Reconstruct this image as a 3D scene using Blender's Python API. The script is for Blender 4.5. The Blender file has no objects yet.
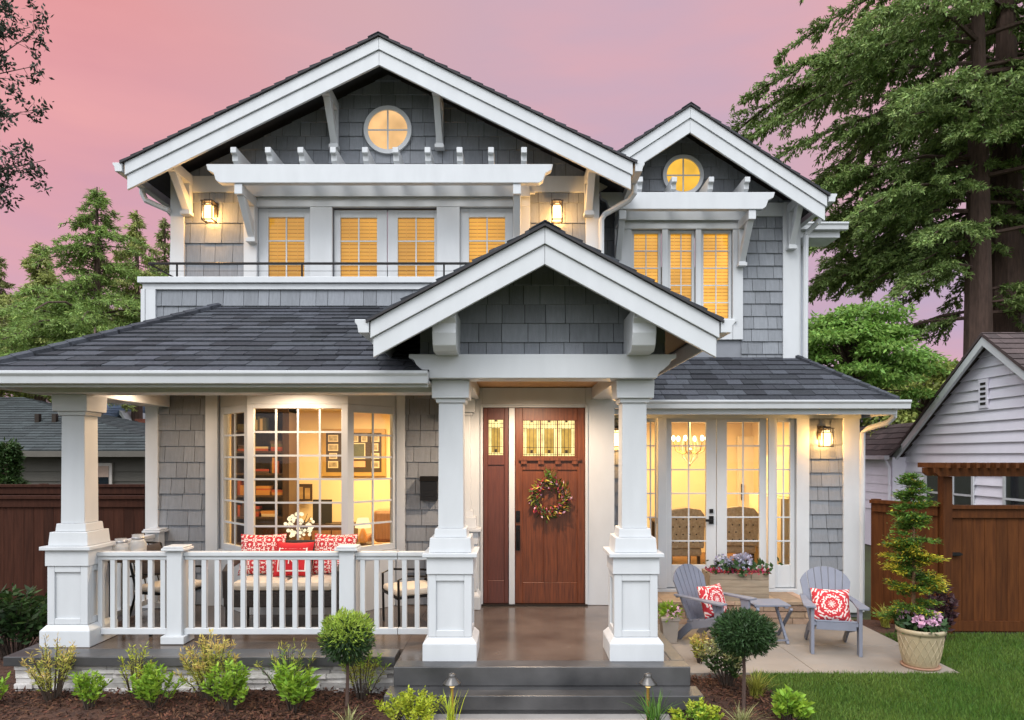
import bpy, math, random
import numpy as np
from mathutils import Vector, Matrix

R = math.radians
S = bpy.context.scene
COL = S.collection
rnd = random.Random(7)

# ------------------------------------------------------------------ camera
cd = bpy.data.cameras.new("camera")
cd.sensor_width = 36.0
cd.lens = 700 / 1024 * 36
cd.shift_x = -3 / 1024
cd.shift_y = 95 / 1024
cd.clip_start = 0.05
cd.clip_end = 2000
cam = bpy.data.objects.new("camera", cd)
COL.objects.link(cam)
cam.location = (0, 0, 2.2)
cam.rotation_euler = (R(90), 0, 0)
S.camera = cam

# ------------------------------------------------------------------ sky
W = bpy.data.worlds.new("World")
S.world = W
W.use_nodes = True
nt = W.node_tree
nt.nodes.clear()
N = nt.nodes.new
L = nt.links.new


def mth(op, a, b=None, c=None, clamp=False):
    n = N("ShaderNodeMath"); n.operation = op; n.use_clamp = clamp
    for i, v in enumerate((a, b, c)):
        if v is None: continue
        if isinstance(v, (int, float)): n.inputs[i].default_value = v
        else: L(v, n.inputs[i])
    return n.outputs[0]


def mixc(f, a, b, blend='MIX'):
    n = N("ShaderNodeMix"); n.data_type = 'RGBA'; n.blend_type = blend
    for s, v in ((n.inputs[0], f), (n.inputs[6], a), (n.inputs[7], b)):
        if isinstance(v, (int, float)): s.default_value = v
        elif isinstance(v, tuple): s.default_value = (*v, 1)
        else: L(v, s)
    return n.outputs[2]


SUN_EL, SUN_AZ = R(50), R(203)
tc = N("ShaderNodeTexCoord")
sep = N("ShaderNodeSeparateXYZ"); L(tc.outputs["Generated"], sep.inputs[0])
dx, dy, dz = sep.outputs
# afterglow seen over the house: salmon on the left, lilac on the right and low down
tx = mth('MULTIPLY_ADD', dx, 0.85, 0.5, clamp=True)
rp = N("ShaderNodeValToRGB"); L(tx, rp.inputs[0])
cr = rp.color_ramp
cr.elements[0].position = 0.04; cr.elements[0].color = (0.80, 0.295, 0.285, 1)
cr.elements[1].position = 0.95; cr.elements[1].color = (0.425, 0.375, 0.55, 1)
e = cr.elements.new(0.36); e.color = (0.68, 0.395, 0.41, 1)
e = cr.elements.new(0.60); e.color = (0.575, 0.40, 0.49, 1)
low = mth('MULTIPLY_ADD', dz, -2.3, 1.22, clamp=True)
c1 = mixc(low, rp.outputs[0], (0.545, 0.39, 0.55))
nz = N("ShaderNodeTexNoise"); nz.inputs["Scale"].default_value = 2.3
nz.inputs["Detail"].default_value = 4; nz.inputs["Roughness"].default_value = 0.5
mp = N("ShaderNodeMapping"); mp.inputs["Scale"].default_value = (1.0, 1.0, 4.6); mp.inputs["Rotation"].default_value = (0.0, R(22), 0.3)
L(tc.outputs["Generated"], mp.inputs[0]); L(mp.outputs[0], nz.inputs["Vector"])
cl = mth('MULTIPLY_ADD', nz.outputs["Fac"], 3.8, -1.6, clamp=True)
c2 = mixc(mth('MULTIPLY', cl, 0.8), c1, (0.84, 0.40, 0.40))
nz2 = N("ShaderNodeTexNoise"); nz2.inputs["Scale"].default_value = 1.1; nz2.inputs["Detail"].default_value = 3
mp2 = N("ShaderNodeMapping"); mp2.inputs["Location"].default_value = (3.1, 1.7, 0.4); mp2.inputs["Scale"].default_value = (1, 1, 2.4)
L(tc.outputs["Generated"], mp2.inputs[0]); L(mp2.outputs[0], nz2.inputs["Vector"])
cl2 = mth('MULTIPLY_ADD', nz2.outputs["Fac"], 3.8, -1.65, clamp=True)
c2 = mixc(mth('MULTIPLY', cl2, 0.7), c2, (0.53, 0.40, 0.51))
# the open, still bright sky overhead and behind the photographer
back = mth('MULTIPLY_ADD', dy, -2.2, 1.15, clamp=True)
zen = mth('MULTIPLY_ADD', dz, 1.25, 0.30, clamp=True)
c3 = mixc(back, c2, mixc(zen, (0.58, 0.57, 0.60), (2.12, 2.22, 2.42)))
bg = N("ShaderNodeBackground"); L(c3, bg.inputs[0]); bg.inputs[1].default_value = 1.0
sky = N("ShaderNodeTexSky"); sky.sky_type = 'NISHITA'; sky.sun_disc = False
sky.sun_elevation = SUN_EL; sky.sun_rotation = SUN_AZ
bg2 = N("ShaderNodeBackground"); L(sky.outputs[0], bg2.inputs[0]); bg2.inputs[1].default_value = 0.0
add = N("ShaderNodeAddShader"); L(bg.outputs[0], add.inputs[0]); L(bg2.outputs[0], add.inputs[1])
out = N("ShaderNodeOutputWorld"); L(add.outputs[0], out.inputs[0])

# ------------------------------------------------------------------ sun: a wide soft glow from the front left
sl = bpy.data.lights.new("sun", 'SUN')
sl.energy = 1.8; sl.angle = R(28); sl.color = (1.0, 0.97, 0.93)
sun = bpy.data.objects.new("sun", sl)
COL.objects.link(sun)
sd = Vector((math.sin(SUN_AZ) * math.cos(SUN_EL), math.cos(SUN_AZ) * math.cos(SUN_EL), math.sin(SUN_EL)))
sun.rotation_euler = (-sd).to_track_quat('-Z', 'Y').to_euler()
sun.location = (-3, -5, 12)

S.view_settings.view_transform = 'Standard'
S.view_settings.look = 'None'
S.view_settings.gamma = 1
S.view_settings.exposure = 0.06
S.view_settings.use_curve_mapping = False
S.render.engine = 'CYCLES'
S.cycles.max_bounces = 8
S.cycles.diffuse_bounces = 4
S.cycles.glossy_bounces = 3
S.cycles.transparent_max_bounces = 16
S.cycles.sample_clamp_indirect = 4
S.cycles.caustics_reflective = False
S.cycles.caustics_refractive = False
S.cycles.use_denoising = True


def X(px, D): return (px - 515) * D / 700
def Z(py, D): return 2.2 - (py - 455) * D / 700


# ------------------------------------------------------------------ materials
def new_mat(name):
    m = bpy.data.materials.new(name); m.use_nodes = True
    t = m.node_tree
    return m, t, t.nodes["Principled BSDF"]


def mat(name, col, rough=0.6, var=0.12, scale=6.0, bump=0.0, bscale=40.0, island=0.0, stretch=(1, 1, 1),
        metal=0.0, emit=None, estr=0.0, coat=0.0, col2=None, huev=0.0, spec=None, transl=0.0):
    m, t, b = new_mat(name)
    n, l = t.nodes.new, t.links.new
    tcn = n("ShaderNodeTexCoord"); mpn = n("ShaderNodeMapping"); mpn.inputs["Scale"].default_value = stretch
    l(tcn.outputs["Object"], mpn.inputs[0])
    no = n("ShaderNodeTexNoise"); no.inputs["Scale"].default_value = scale; no.inputs["Detail"].default_value = 6
    l(mpn.outputs[0], no.inputs["Vector"])
    mr = n("ShaderNodeMapRange"); mr.inputs[1].default_value = 0.25; mr.inputs[2].default_value = 0.75
    l(no.outputs["Fac"], mr.inputs[0])
    mx = n("ShaderNodeMix"); mx.data_type = 'RGBA'
    l(mr.outputs[0], mx.inputs[0])
    if col2 is None:
        mx.inputs[6].default_value = (*[c * (1 - var) for c in col], 1)
        mx.inputs[7].default_value = (*[min(1, c * (1 + var)) for c in col], 1)
    else:
        mx.inputs[6].default_value = (*col, 1); mx.inputs[7].default_value = (*col2, 1)
    last = mx.outputs[2]
    if island > 0 or huev > 0:
        g = n("ShaderNodeNewGeometry")
        hs = n("ShaderNodeHueSaturation")
        mv = n("ShaderNodeMapRange"); mv.inputs[3].default_value = 1 - island; mv.inputs[4].default_value = 1 + island
        l(g.outputs["Random Per Island"], mv.inputs[0]); l(mv.outputs[0], hs.inputs["Value"])
        if huev > 0:
            wn = n("ShaderNodeTexWhiteNoise"); wn.noise_dimensions = '1D'; l(g.outputs["Random Per Island"], wn.inputs["W"])
            mh = n("ShaderNodeMapRange"); mh.inputs[3].default_value = 0.5 - huev; mh.inputs[4].default_value = 0.5 + huev
            l(wn.outputs[0], mh.inputs[0]); l(mh.outputs[0], hs.inputs["Hue"])
        l(last, hs.inputs["Color"]); last = hs.outputs[0]
    l(last, b.inputs["Base Color"])
    b.inputs["Roughness"].default_value = rough
    b.inputs["Metallic"].default_value = metal
    if spec is not None: b.inputs["Specular IOR Level"].default_value = spec
    if coat: b.inputs["Coat Weight"].default_value = coat; b.inputs["Coat Roughness"].default_value = 0.15
    if bump > 0:
        nb = n("ShaderNodeTexNoise"); nb.inputs["Scale"].default_value = bscale; nb.inputs["Detail"].default_value = 5
        l(mpn.outputs[0], nb.inputs["Vector"])
        bp = n("ShaderNodeBump"); bp.inputs["Strength"].default_value = bump; bp.inputs["Distance"].default_value = 0.02
        l(nb.outputs["Fac"], bp.inputs["Height"]); l(bp.outputs[0], b.inputs["Normal"])
    if emit is not None:
        b.inputs["Emission Color"].default_value = (*emit, 1); b.inputs["Emission Strength"].default_value = estr
    if transl > 0:
        tr = n("ShaderNodeBsdfTranslucent"); l(last, tr.inputs[0])
        ms = n("ShaderNodeMixShader"); ms.inputs[0].default_value = transl
        l(b.outputs[0], ms.inputs[1]); l(tr.outputs[0], ms.inputs[2])
        l(ms.outputs[0], t.nodes["Material Output"].inputs[0])
    return m


def glass_mat(name, tint=(1, 1, 1), refl=1.0):
    m = bpy.data.materials.new(name); m.use_nodes = True
    t = m.node_tree; t.nodes.clear()
    n, l = t.nodes.new, t.links.new
    tr = n("ShaderNodeBsdfTransparent"); tr.inputs[0].default_value = (*tint, 1)
    gl = n("ShaderNodeBsdfGlossy"); gl.inputs["Roughness"].default_value = 0.015
    fr = n("ShaderNodeFresnel"); fr.inputs[0].default_value = 1.45
    no = n("ShaderNodeTexNoise"); no.inputs["Scale"].default_value = 1.5
    bp = n("ShaderNodeBump"); bp.inputs["Strength"].default_value = 0.03; bp.inputs["Distance"].default_value = 0.05
    l(no.outputs["Fac"], bp.inputs["Height"]); l(bp.outputs[0], gl.inputs["Normal"])
    mm = n("ShaderNodeMath"); mm.operation = 'MULTIPLY'; mm.inputs[1].default_value = refl
    l(fr.outputs[0], mm.inputs[0])
    ms = n("ShaderNodeMixShader"); l(mm.outputs[0], ms.inputs[0]); l(tr.outputs[0], ms.inputs[1]); l(gl.outputs[0], ms.inputs[2])
    o = n("ShaderNodeOutputMaterial"); l(ms.outputs[0], o.inputs[0])
    return m


def emis(name, col, s, var=0.0, scale=8.0, clear=0.0):
    m = bpy.data.materials.new(name); m.use_nodes = True
    t = m.node_tree; t.nodes.clear()
    n, l = t.nodes.new, t.links.new
    em = n("ShaderNodeEmission"); em.inputs[0].default_value = (*col, 1); em.inputs[1].default_value = s
    if var:
        tcn = n("ShaderNodeTexCoord"); no = n("ShaderNodeTexNoise"); no.inputs["Scale"].default_value = scale
        l(tcn.outputs["Object"], no.inputs["Vector"])
        mr = n("ShaderNodeMapRange"); mr.inputs[1].default_value = 0.3; mr.inputs[2].default_value = 0.7
        mr.inputs[3].default_value = s * (1 - var); mr.inputs[4].default_value = s * (1 + var)
        l(no.outputs["Fac"], mr.inputs[0]); l(mr.outputs[0], em.inputs[1])
    o = n("ShaderNodeOutputMaterial"); l(em.outputs[0], o.inputs[0])
    if clear:
        tr = n("ShaderNodeBsdfTransparent"); tr.inputs[0].default_value = (clear + 0.3, clear + 0.25, clear + 0.15, 1)
        ad = n("ShaderNodeAddShader"); l(em.outputs[0], ad.inputs[0]); l(tr.outputs[0], ad.inputs[1]); l(ad.outputs[0], o.inputs[0])
    return m


def wood_mat(name, c1, c2, rough=0.4, stretch=(14, 14, 1.0), coat=0.0, island=0.0, bump=0.05):
    m = mat(name, c1, rough, scale=3.2, stretch=stretch, col2=c2, coat=coat, island=island, bump=bump, bscale=9)
    return m


M = {}
M['gap'] = mat("building_paper", (0.055, 0.056, 0.060), 0.9)
M['white'] = mat("white_paint", (0.545, 0.562, 0.575), 0.42, var=0.055, scale=2.2, bump=0.05, bscale=60, stretch=(2.5, 2.5, 0.8))
M['shingle'] = mat("grey_shingle_paint", (0.222, 0.236, 0.256), 0.7, var=0.10, scale=5, stretch=(9, 9, 1.2), island=0.13, bump=0.25, bscale=16)
M['shingle_side'] = mat("grey_wall_paint", (0.21, 0.222, 0.245), 0.7, var=0.1, scale=4)
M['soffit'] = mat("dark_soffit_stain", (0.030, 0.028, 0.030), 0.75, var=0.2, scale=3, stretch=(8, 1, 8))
M['roof'] = mat("asphalt_shingle", (0.050, 0.054, 0.064), 0.88, var=0.22, scale=30, island=0.42, bump=0.5, bscale=160, huev=0.012, spec=0.25)
M['roof_n'] = mat("green_grey_shingle", (0.034, 0.042, 0.043), 0.95, var=0.2, scale=20, island=0.3, bump=0.3, bscale=120)
M['roof_brown'] = mat("brown_shingle", (0.060, 0.042, 0.040), 0.9, var=0.2, scale=20, island=0.3, bump=0.3, bscale=120)
M['roof_blue'] = mat("blue_shingle", (0.08, 0.115, 0.18), 0.9, var=0.2, scale=20, island=0.3)
M['door'] = wood_mat("mahogany", (0.065, 0.0145, 0.004), (0.185, 0.048, 0.013), 0.42, coat=0.10)
M['door_dark'] = wood_mat("mahogany_dark", (0.07, 0.02, 0.014), (0.13, 0.036, 0.022), 0.4, coat=0.2)
M['cedar'] = wood_mat("cedar_boards", (0.50, 0.26, 0.10), (0.62, 0.36, 0.17), 0.5, stretch=(1, 12, 12))
M['plaster'] = mat("warm_room_paint", (0.82, 0.67, 0.42), 0.8, var=0.04, scale=2)
M['plaster_d'] = mat("dining_room_paint", (0.84, 0.70, 0.46), 0.8, var=0.04, scale=2)
M['ceil_in'] = mat("room_ceiling_paint", (0.80, 0.72, 0.58), 0.8, var=0.03)
M['dwood'] = wood_mat("espresso_wood", (0.035, 0.018, 0.010), (0.065, 0.034, 0.018), 0.45)
M['mwood'] = wood_mat("oak_wood", (0.20, 0.10, 0.045), (0.30, 0.16, 0.075), 0.5)
M['concrete'] = mat("stained_concrete", (0.060, 0.045, 0.036), 0.2, scale=2.4, col2=(0.150, 0.116, 0.094), bump=0.06, bscale=5, spec=0.6)
M['slab_edge'] = mat("bluestone", (0.018, 0.0185, 0.020), 0.36, scale=2.0, col2=(0.100, 0.098, 0.098), bump=0.1, bscale=12)
M['stone'] = mat("ledger_stone", (0.42, 0.39, 0.36), 0.85, scale=9, col2=(0.62, 0.60, 0.58), island=0.42, bump=0.6, bscale=22, huev=0.02)
M['brick'] = mat("step_brick", (0.30, 0.20, 0.13), 0.85, scale=9, col2=(0.42, 0.30, 0.21), island=0.3, bump=0.5, bscale=30, huev=0.012)
M['patio'] = mat("patio_concrete", (0.20, 0.170, 0.140), 0.65, scale=1.3, col2=(0.32, 0.277, 0.235), bump=0.15, bscale=30)
M['path'] = mat("path_concrete", (0.24, 0.22, 0.205), 0.7, scale=2.5, col2=(0.34, 0.32, 0.30), bump=0.2, bscale=25)
M['mulch'] = mat("bark_mulch", (0.030, 0.012, 0.007), 0.95, scale=14, col2=(0.085, 0.035, 0.018), bump=1.0, bscale=45)
M['chip'] = mat("bark_chip", (0.075, 0.030, 0.015), 0.95, var=0.3, scale=12, island=0.75, huev=0.015)
M['soil'] = mat("ground_soil", (0.05, 0.045, 0.022), 0.95, scale=0.8, col2=(0.055, 0.075, 0.022), bump=0.5)
M['lawn'] = mat("lawn_base", (0.022, 0.055, 0.010), 0.95, scale=3, col2=(0.045, 0.095, 0.018), bump=0.5)
M['glass'] = glass_mat("window_glass", (0.97, 0.97, 0.97), 1.1)
M['jar'] = mat("frosted_jar_glass", (0.72, 0.72, 0.70), 0.15, var=0.05)
M['jar'].node_tree.nodes["Principled BSDF"].inputs["Alpha"].default_value = 0.42
M['black'] = mat("black_metal", (0.015, 0.014, 0.014), 0.4, metal=0.6)
M['bronze'] = mat("dark_bronze", (0.045, 0.035, 0.028), 0.4, metal=0.8)
M['brass'] = mat("aged_brass", (0.45, 0.27, 0.06), 0.4, metal=0.7)
M['dark_in'] = mat("dark_void", (0.02, 0.017, 0.014), 0.9)
M['blind'] = mat("glowing_wood_blind", (0.50, 0.24, 0.04), 0.6, var=0.1, scale=2, stretch=(2, 2, 14), emit=(1.0, 0.53, 0.045), estr=0.46)  # lamp light from behind the slats is put into their emission
M['blind_r'] = mat("glowing_wood_blind_bright", (0.52, 0.26, 0.05), 0.6, var=0.1, scale=2, stretch=(2, 2, 14), emit=(1.0, 0.55, 0.06), estr=0.66)  # same slats with a stronger painted glow
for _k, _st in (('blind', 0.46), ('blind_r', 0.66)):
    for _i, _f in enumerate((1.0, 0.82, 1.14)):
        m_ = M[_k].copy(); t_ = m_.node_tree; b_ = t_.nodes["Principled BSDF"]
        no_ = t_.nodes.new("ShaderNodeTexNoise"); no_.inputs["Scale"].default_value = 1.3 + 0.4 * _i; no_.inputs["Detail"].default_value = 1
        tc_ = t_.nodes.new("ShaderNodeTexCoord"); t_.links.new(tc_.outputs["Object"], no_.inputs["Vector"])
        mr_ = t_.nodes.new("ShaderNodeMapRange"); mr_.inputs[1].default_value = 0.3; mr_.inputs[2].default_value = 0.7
        mr_.inputs[3].default_value = _st * _f * 0.72; mr_.inputs[4].default_value = _st * _f * 1.28  # noise makes the painted window glow uneven
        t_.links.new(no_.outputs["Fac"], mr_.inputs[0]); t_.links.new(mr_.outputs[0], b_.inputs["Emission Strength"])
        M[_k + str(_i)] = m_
M['blind_glow'] = mat("blind_glow", (0.3, 0.14, 0.03), 0.7, emit=(1.0, 0.48, 0.04), estr=0.26)  # dim emission that softens the dark lines between slats
M['attic'] = emis("lit_attic_glass", (1.0, 0.60, 0.27), 0.86, var=0.22, scale=3.5)
M['attic_r'] = emis("lit_attic_glass_yellow", (1.0, 0.56, 0.08), 0.92, var=0.15, scale=4)
M['art_glass'] = emis("lit_leaded_glass", (1.0, 0.82, 0.34), 1.45, var=0.25, scale=14)
M['art_dark'] = mat("amber_glass", (0.18, 0.13, 0.03), 0.25, var=0.5, scale=16, emit=(0.55, 0.38, 0.06), estr=0.34)
M['lamp'] = emis("lamp_glass", (1.0, 0.70, 0.32), 1.9, clear=0.6)
M['bulb'] = emis("bulb_glass", (1.0, 0.88, 0.62), 7.0)
M['shade'] = emis("lamp_shade_lit", (1.0, 0.72, 0.36), 1.6)
M['chair_grey'] = mat("grey_painted_slats", (0.185, 0.200, 0.250), 0.6, var=0.08, scale=5, bump=0.08)
M['cream_fab'] = mat("cream_cushion", (0.62, 0.54, 0.44), 0.9, var=0.08, bump=0.2, bscale=120)
M['wicker'] = mat("dark_wicker", (0.035, 0.028, 0.024), 0.6, var=0.35, scale=50, bump=0.8, bscale=90)
M['dark_fab'] = mat("dark_cushion", (0.045, 0.035, 0.033), 0.9, var=0.2)
M['pot_cream'] = mat("cream_glazed_pot", (0.40, 0.325, 0.205), 0.4, var=0.06, bump=0.05)
M['pot_taupe'] = mat("taupe_pot", (0.33, 0.285, 0.24), 0.6, var=0.08)
M['grey_wood'] = wood_mat("weathered_boards", (0.22, 0.17, 0.115), (0.36, 0.29, 0.21), 0.7, stretch=(1.2, 12, 9), island=0.15)
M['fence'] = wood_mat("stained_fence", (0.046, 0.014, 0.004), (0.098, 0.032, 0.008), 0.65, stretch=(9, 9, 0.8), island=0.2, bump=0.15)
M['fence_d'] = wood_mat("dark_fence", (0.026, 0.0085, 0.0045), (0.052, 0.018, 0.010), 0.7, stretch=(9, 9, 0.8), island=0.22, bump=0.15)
for _k in ('fence', 'fence_d', 'shingle'): M[_k].node_tree.nodes['Principled BSDF'].inputs['Specular IOR Level'].default_value = 0.15
M['nb_white'] = mat("pale_siding", (0.80, 0.77, 0.84), 0.65, var=0.05, scale=3, island=0.03)
M['nb_olive'] = mat("olive_siding", (0.105, 0.095, 0.078), 0.75, var=0.1, scale=3, island=0.05)
M['nb_trim'] = mat("faded_trim", (0.55, 0.50, 0.45), 0.6)
M['redbrick'] = mat("chimney_brick", (0.30, 0.10, 0.07), 0.9, var=0.3, scale=20)
M['bark'] = mat("tree_bark", (0.085, 0.052, 0.040), 0.95, var=0.35, scale=4, stretch=(5, 5, 0.8), bump=0.9, bscale=12)
M['twig'] = mat("twig_bark", (0.055, 0.038, 0.028), 0.9, var=0.3)


def leaf(name, c, isl=0.4, hue=0.02, tr=0.3, rough=0.55):
    M[name] = mat(name, c, rough, var=0.15, scale=2.0, island=isl, huev=hue, transl=tr, spec=0.3)


leaf('needle_l', (0.215, 0.310, 0.080), 0.5, 0.02, 0.25)
leaf('needle_l2', (0.30, 0.335, 0.105), 0.5, 0.02, 0.25)
leaf('needle_l3', (0.24, 0.26, 0.100), 0.5, 0.02, 0.25)
leaf('needle_r', (0.205, 0.290, 0.090), 0.55, 0.018, 0.25)
leaf('maple', (0.20, 0.34, 0.070), 0.45, 0.016, 0.35)
leaf('hedge_d', (0.038, 0.075, 0.018), 0.45, 0.02, 0.25)
leaf('decid', (0.27, 0.32, 0.080), 0.45, 0.02, 0.3)
leaf('fresh', (0.24, 0.39, 0.040), 0.4, 0.016, 0.35)
leaf('fresh_y', (0.40, 0.46, 0.040), 0.35, 0.016, 0.35)
leaf('nandina', (0.38, 0.40, 0.075), 0.45, 0.03, 0.35)
leaf('nandina_r', (0.52, 0.42, 0.12), 0.45, 0.03, 0.35)
leaf('rhodo', (0.040, 0.085, 0.028), 0.4, 0.015, 0.2, 0.4)
leaf('topiary', (0.032, 0.070, 0.020), 0.45, 0.012, 0.2)
leaf('topiary_t', (0.30, 0.42, 0.060), 0.35, 0.012, 0.3)
leaf('cypress', (0.095, 0.185, 0.028), 0.45, 0.02, 0.25)
leaf('cypress_y', (0.42, 0.36, 0.030), 0.4, 0.02, 0.25)
leaf('varieg', (0.30, 0.30, 0.12), 0.5, 0.03, 0.25)
leaf('grass_y', (0.33, 0.34, 0.060), 0.35, 0.012, 0.3)
leaf('grass_g', (0.085, 0.19, 0.028), 0.4, 0.012, 0.35)
leaf('lawn_b', (0.105, 0.190, 0.028), 0.45, 0.014, 0.3)
M['lawn_b'] = mat('lawn_b', (0.058, 0.140, 0.018), 0.6, scale=1.1, col2=(0.135, 0.200, 0.036), island=0.45, huev=0.018, transl=0.3, spec=0.3)
leaf('twigleaf', (0.030, 0.042, 0.026), 0.4, 0.02, 0.2)
leaf('purple', (0.060, 0.028, 0.035), 0.4, 0.02, 0.2)
leaf('petal_p', (0.74, 0.46, 0.62), 0.3, 0.03, 0.3)
leaf('petal_r', (0.45, 0.06, 0.10), 0.4, 0.03, 0.3)
leaf('petal_b', (0.36, 0.36, 0.48), 0.45, 0.05, 0.3)
leaf('petal_w', (0.75, 0.66, 0.52), 0.3, 0.03, 0.3)
leaf('petal_o', (0.55, 0.25, 0.06), 0.4, 0.03, 0.3)


# ------------------------------------------------------------------ pillow fabric with a pale damask figure
def damask(name, sc, base=(0.52, 0.030, 0.040), pale=(0.80, 0.66, 0.60), rings=True):
    m, t, b = new_mat(name)
    n, l = t.nodes.new, t.links.new
    tcn = n("ShaderNodeTexCoord"); sp = n("ShaderNodeSeparateXYZ"); l(tcn.outputs["Object"], sp.inputs[0])

    def mt(op, a, b_=None):
        q = n("ShaderNodeMath"); q.operation = op
        for i, v in enumerate((a, b_)):
            if v is None: continue
            if isinstance(v, (int, float)): q.inputs[i].default_value = v
            else: l(v, q.inputs[i])
        return q.outputs[0]
    x, z = sp.outputs[0], sp.outputs[2]
    if rings:
        z = mt('SUBTRACT', z, 0.19)
    r = mt('SQRT', mt('ADD', mt('MULTIPLY', x, x), mt('MULTIPLY', z, z)))
    a = mt('ARCTAN2', z, x)
    if rings:
        pet = mt('MULTIPLY', mt('SINE', mt('MULTIPLY', a, 8.0)), 1.2)
        w = mt('SINE', mt('ADD', mt('MULTIPLY', r, sc), mt('MULTIPLY', pet, 1.3)))
        w2 = mt('SINE', mt('MULTIPLY', a, 24.0))
        f = mt('GREATER_THAN', mt('ADD', mt('ADD', mt('MULTIPLY', w, mt('ABSOLUTE', mt('SINE', mt('MULTIPLY', a, 6.0)))), mt('MULTIPLY', mt('SINE', mt('MULTIPLY', r, 88.0)), 0.7)), mt('MULTIPLY', w2, 0.3)), 0.38)
    else:
        sx = mt('SINE', mt('MULTIPLY', x, sc)); sz = mt('SINE', mt('MULTIPLY', z, sc))
        s2 = mt('SINE', mt('MULTIPLY', mt('ADD', x, z), sc * 1.6)); s3 = mt('SINE', mt('MULTIPLY', mt('SUBTRACT', x, z), sc * 1.6))
        f = mt('GREATER_THAN', mt('ABSOLUTE', mt('ADD', mt('MULTIPLY', sx, sz), mt('MULTIPLY', mt('MULTIPLY', s2, s3), 0.7))), 0.56)
    mx = n("ShaderNodeMix"); mx.data_type = 'RGBA'
    mx.inputs[6].default_value = (*base, 1); mx.inputs[7].default_value = (*pale, 1)
    l(f, mx.inputs[0]); l(mx.outputs[2], b.inputs["Base Color"]); b.inputs["Roughness"].default_value = 0.9
    return m


M['pillow'] = damask("red_medallion_fabric", 185)
M['pillow2'] = damask("red_damask_fabric", 62, rings=False)
M['pillow_red'] = mat("plain_red_fabric", (0.50, 0.015, 0.022), 0.9, var=0.08, bump=0.1, bscale=150)


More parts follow.
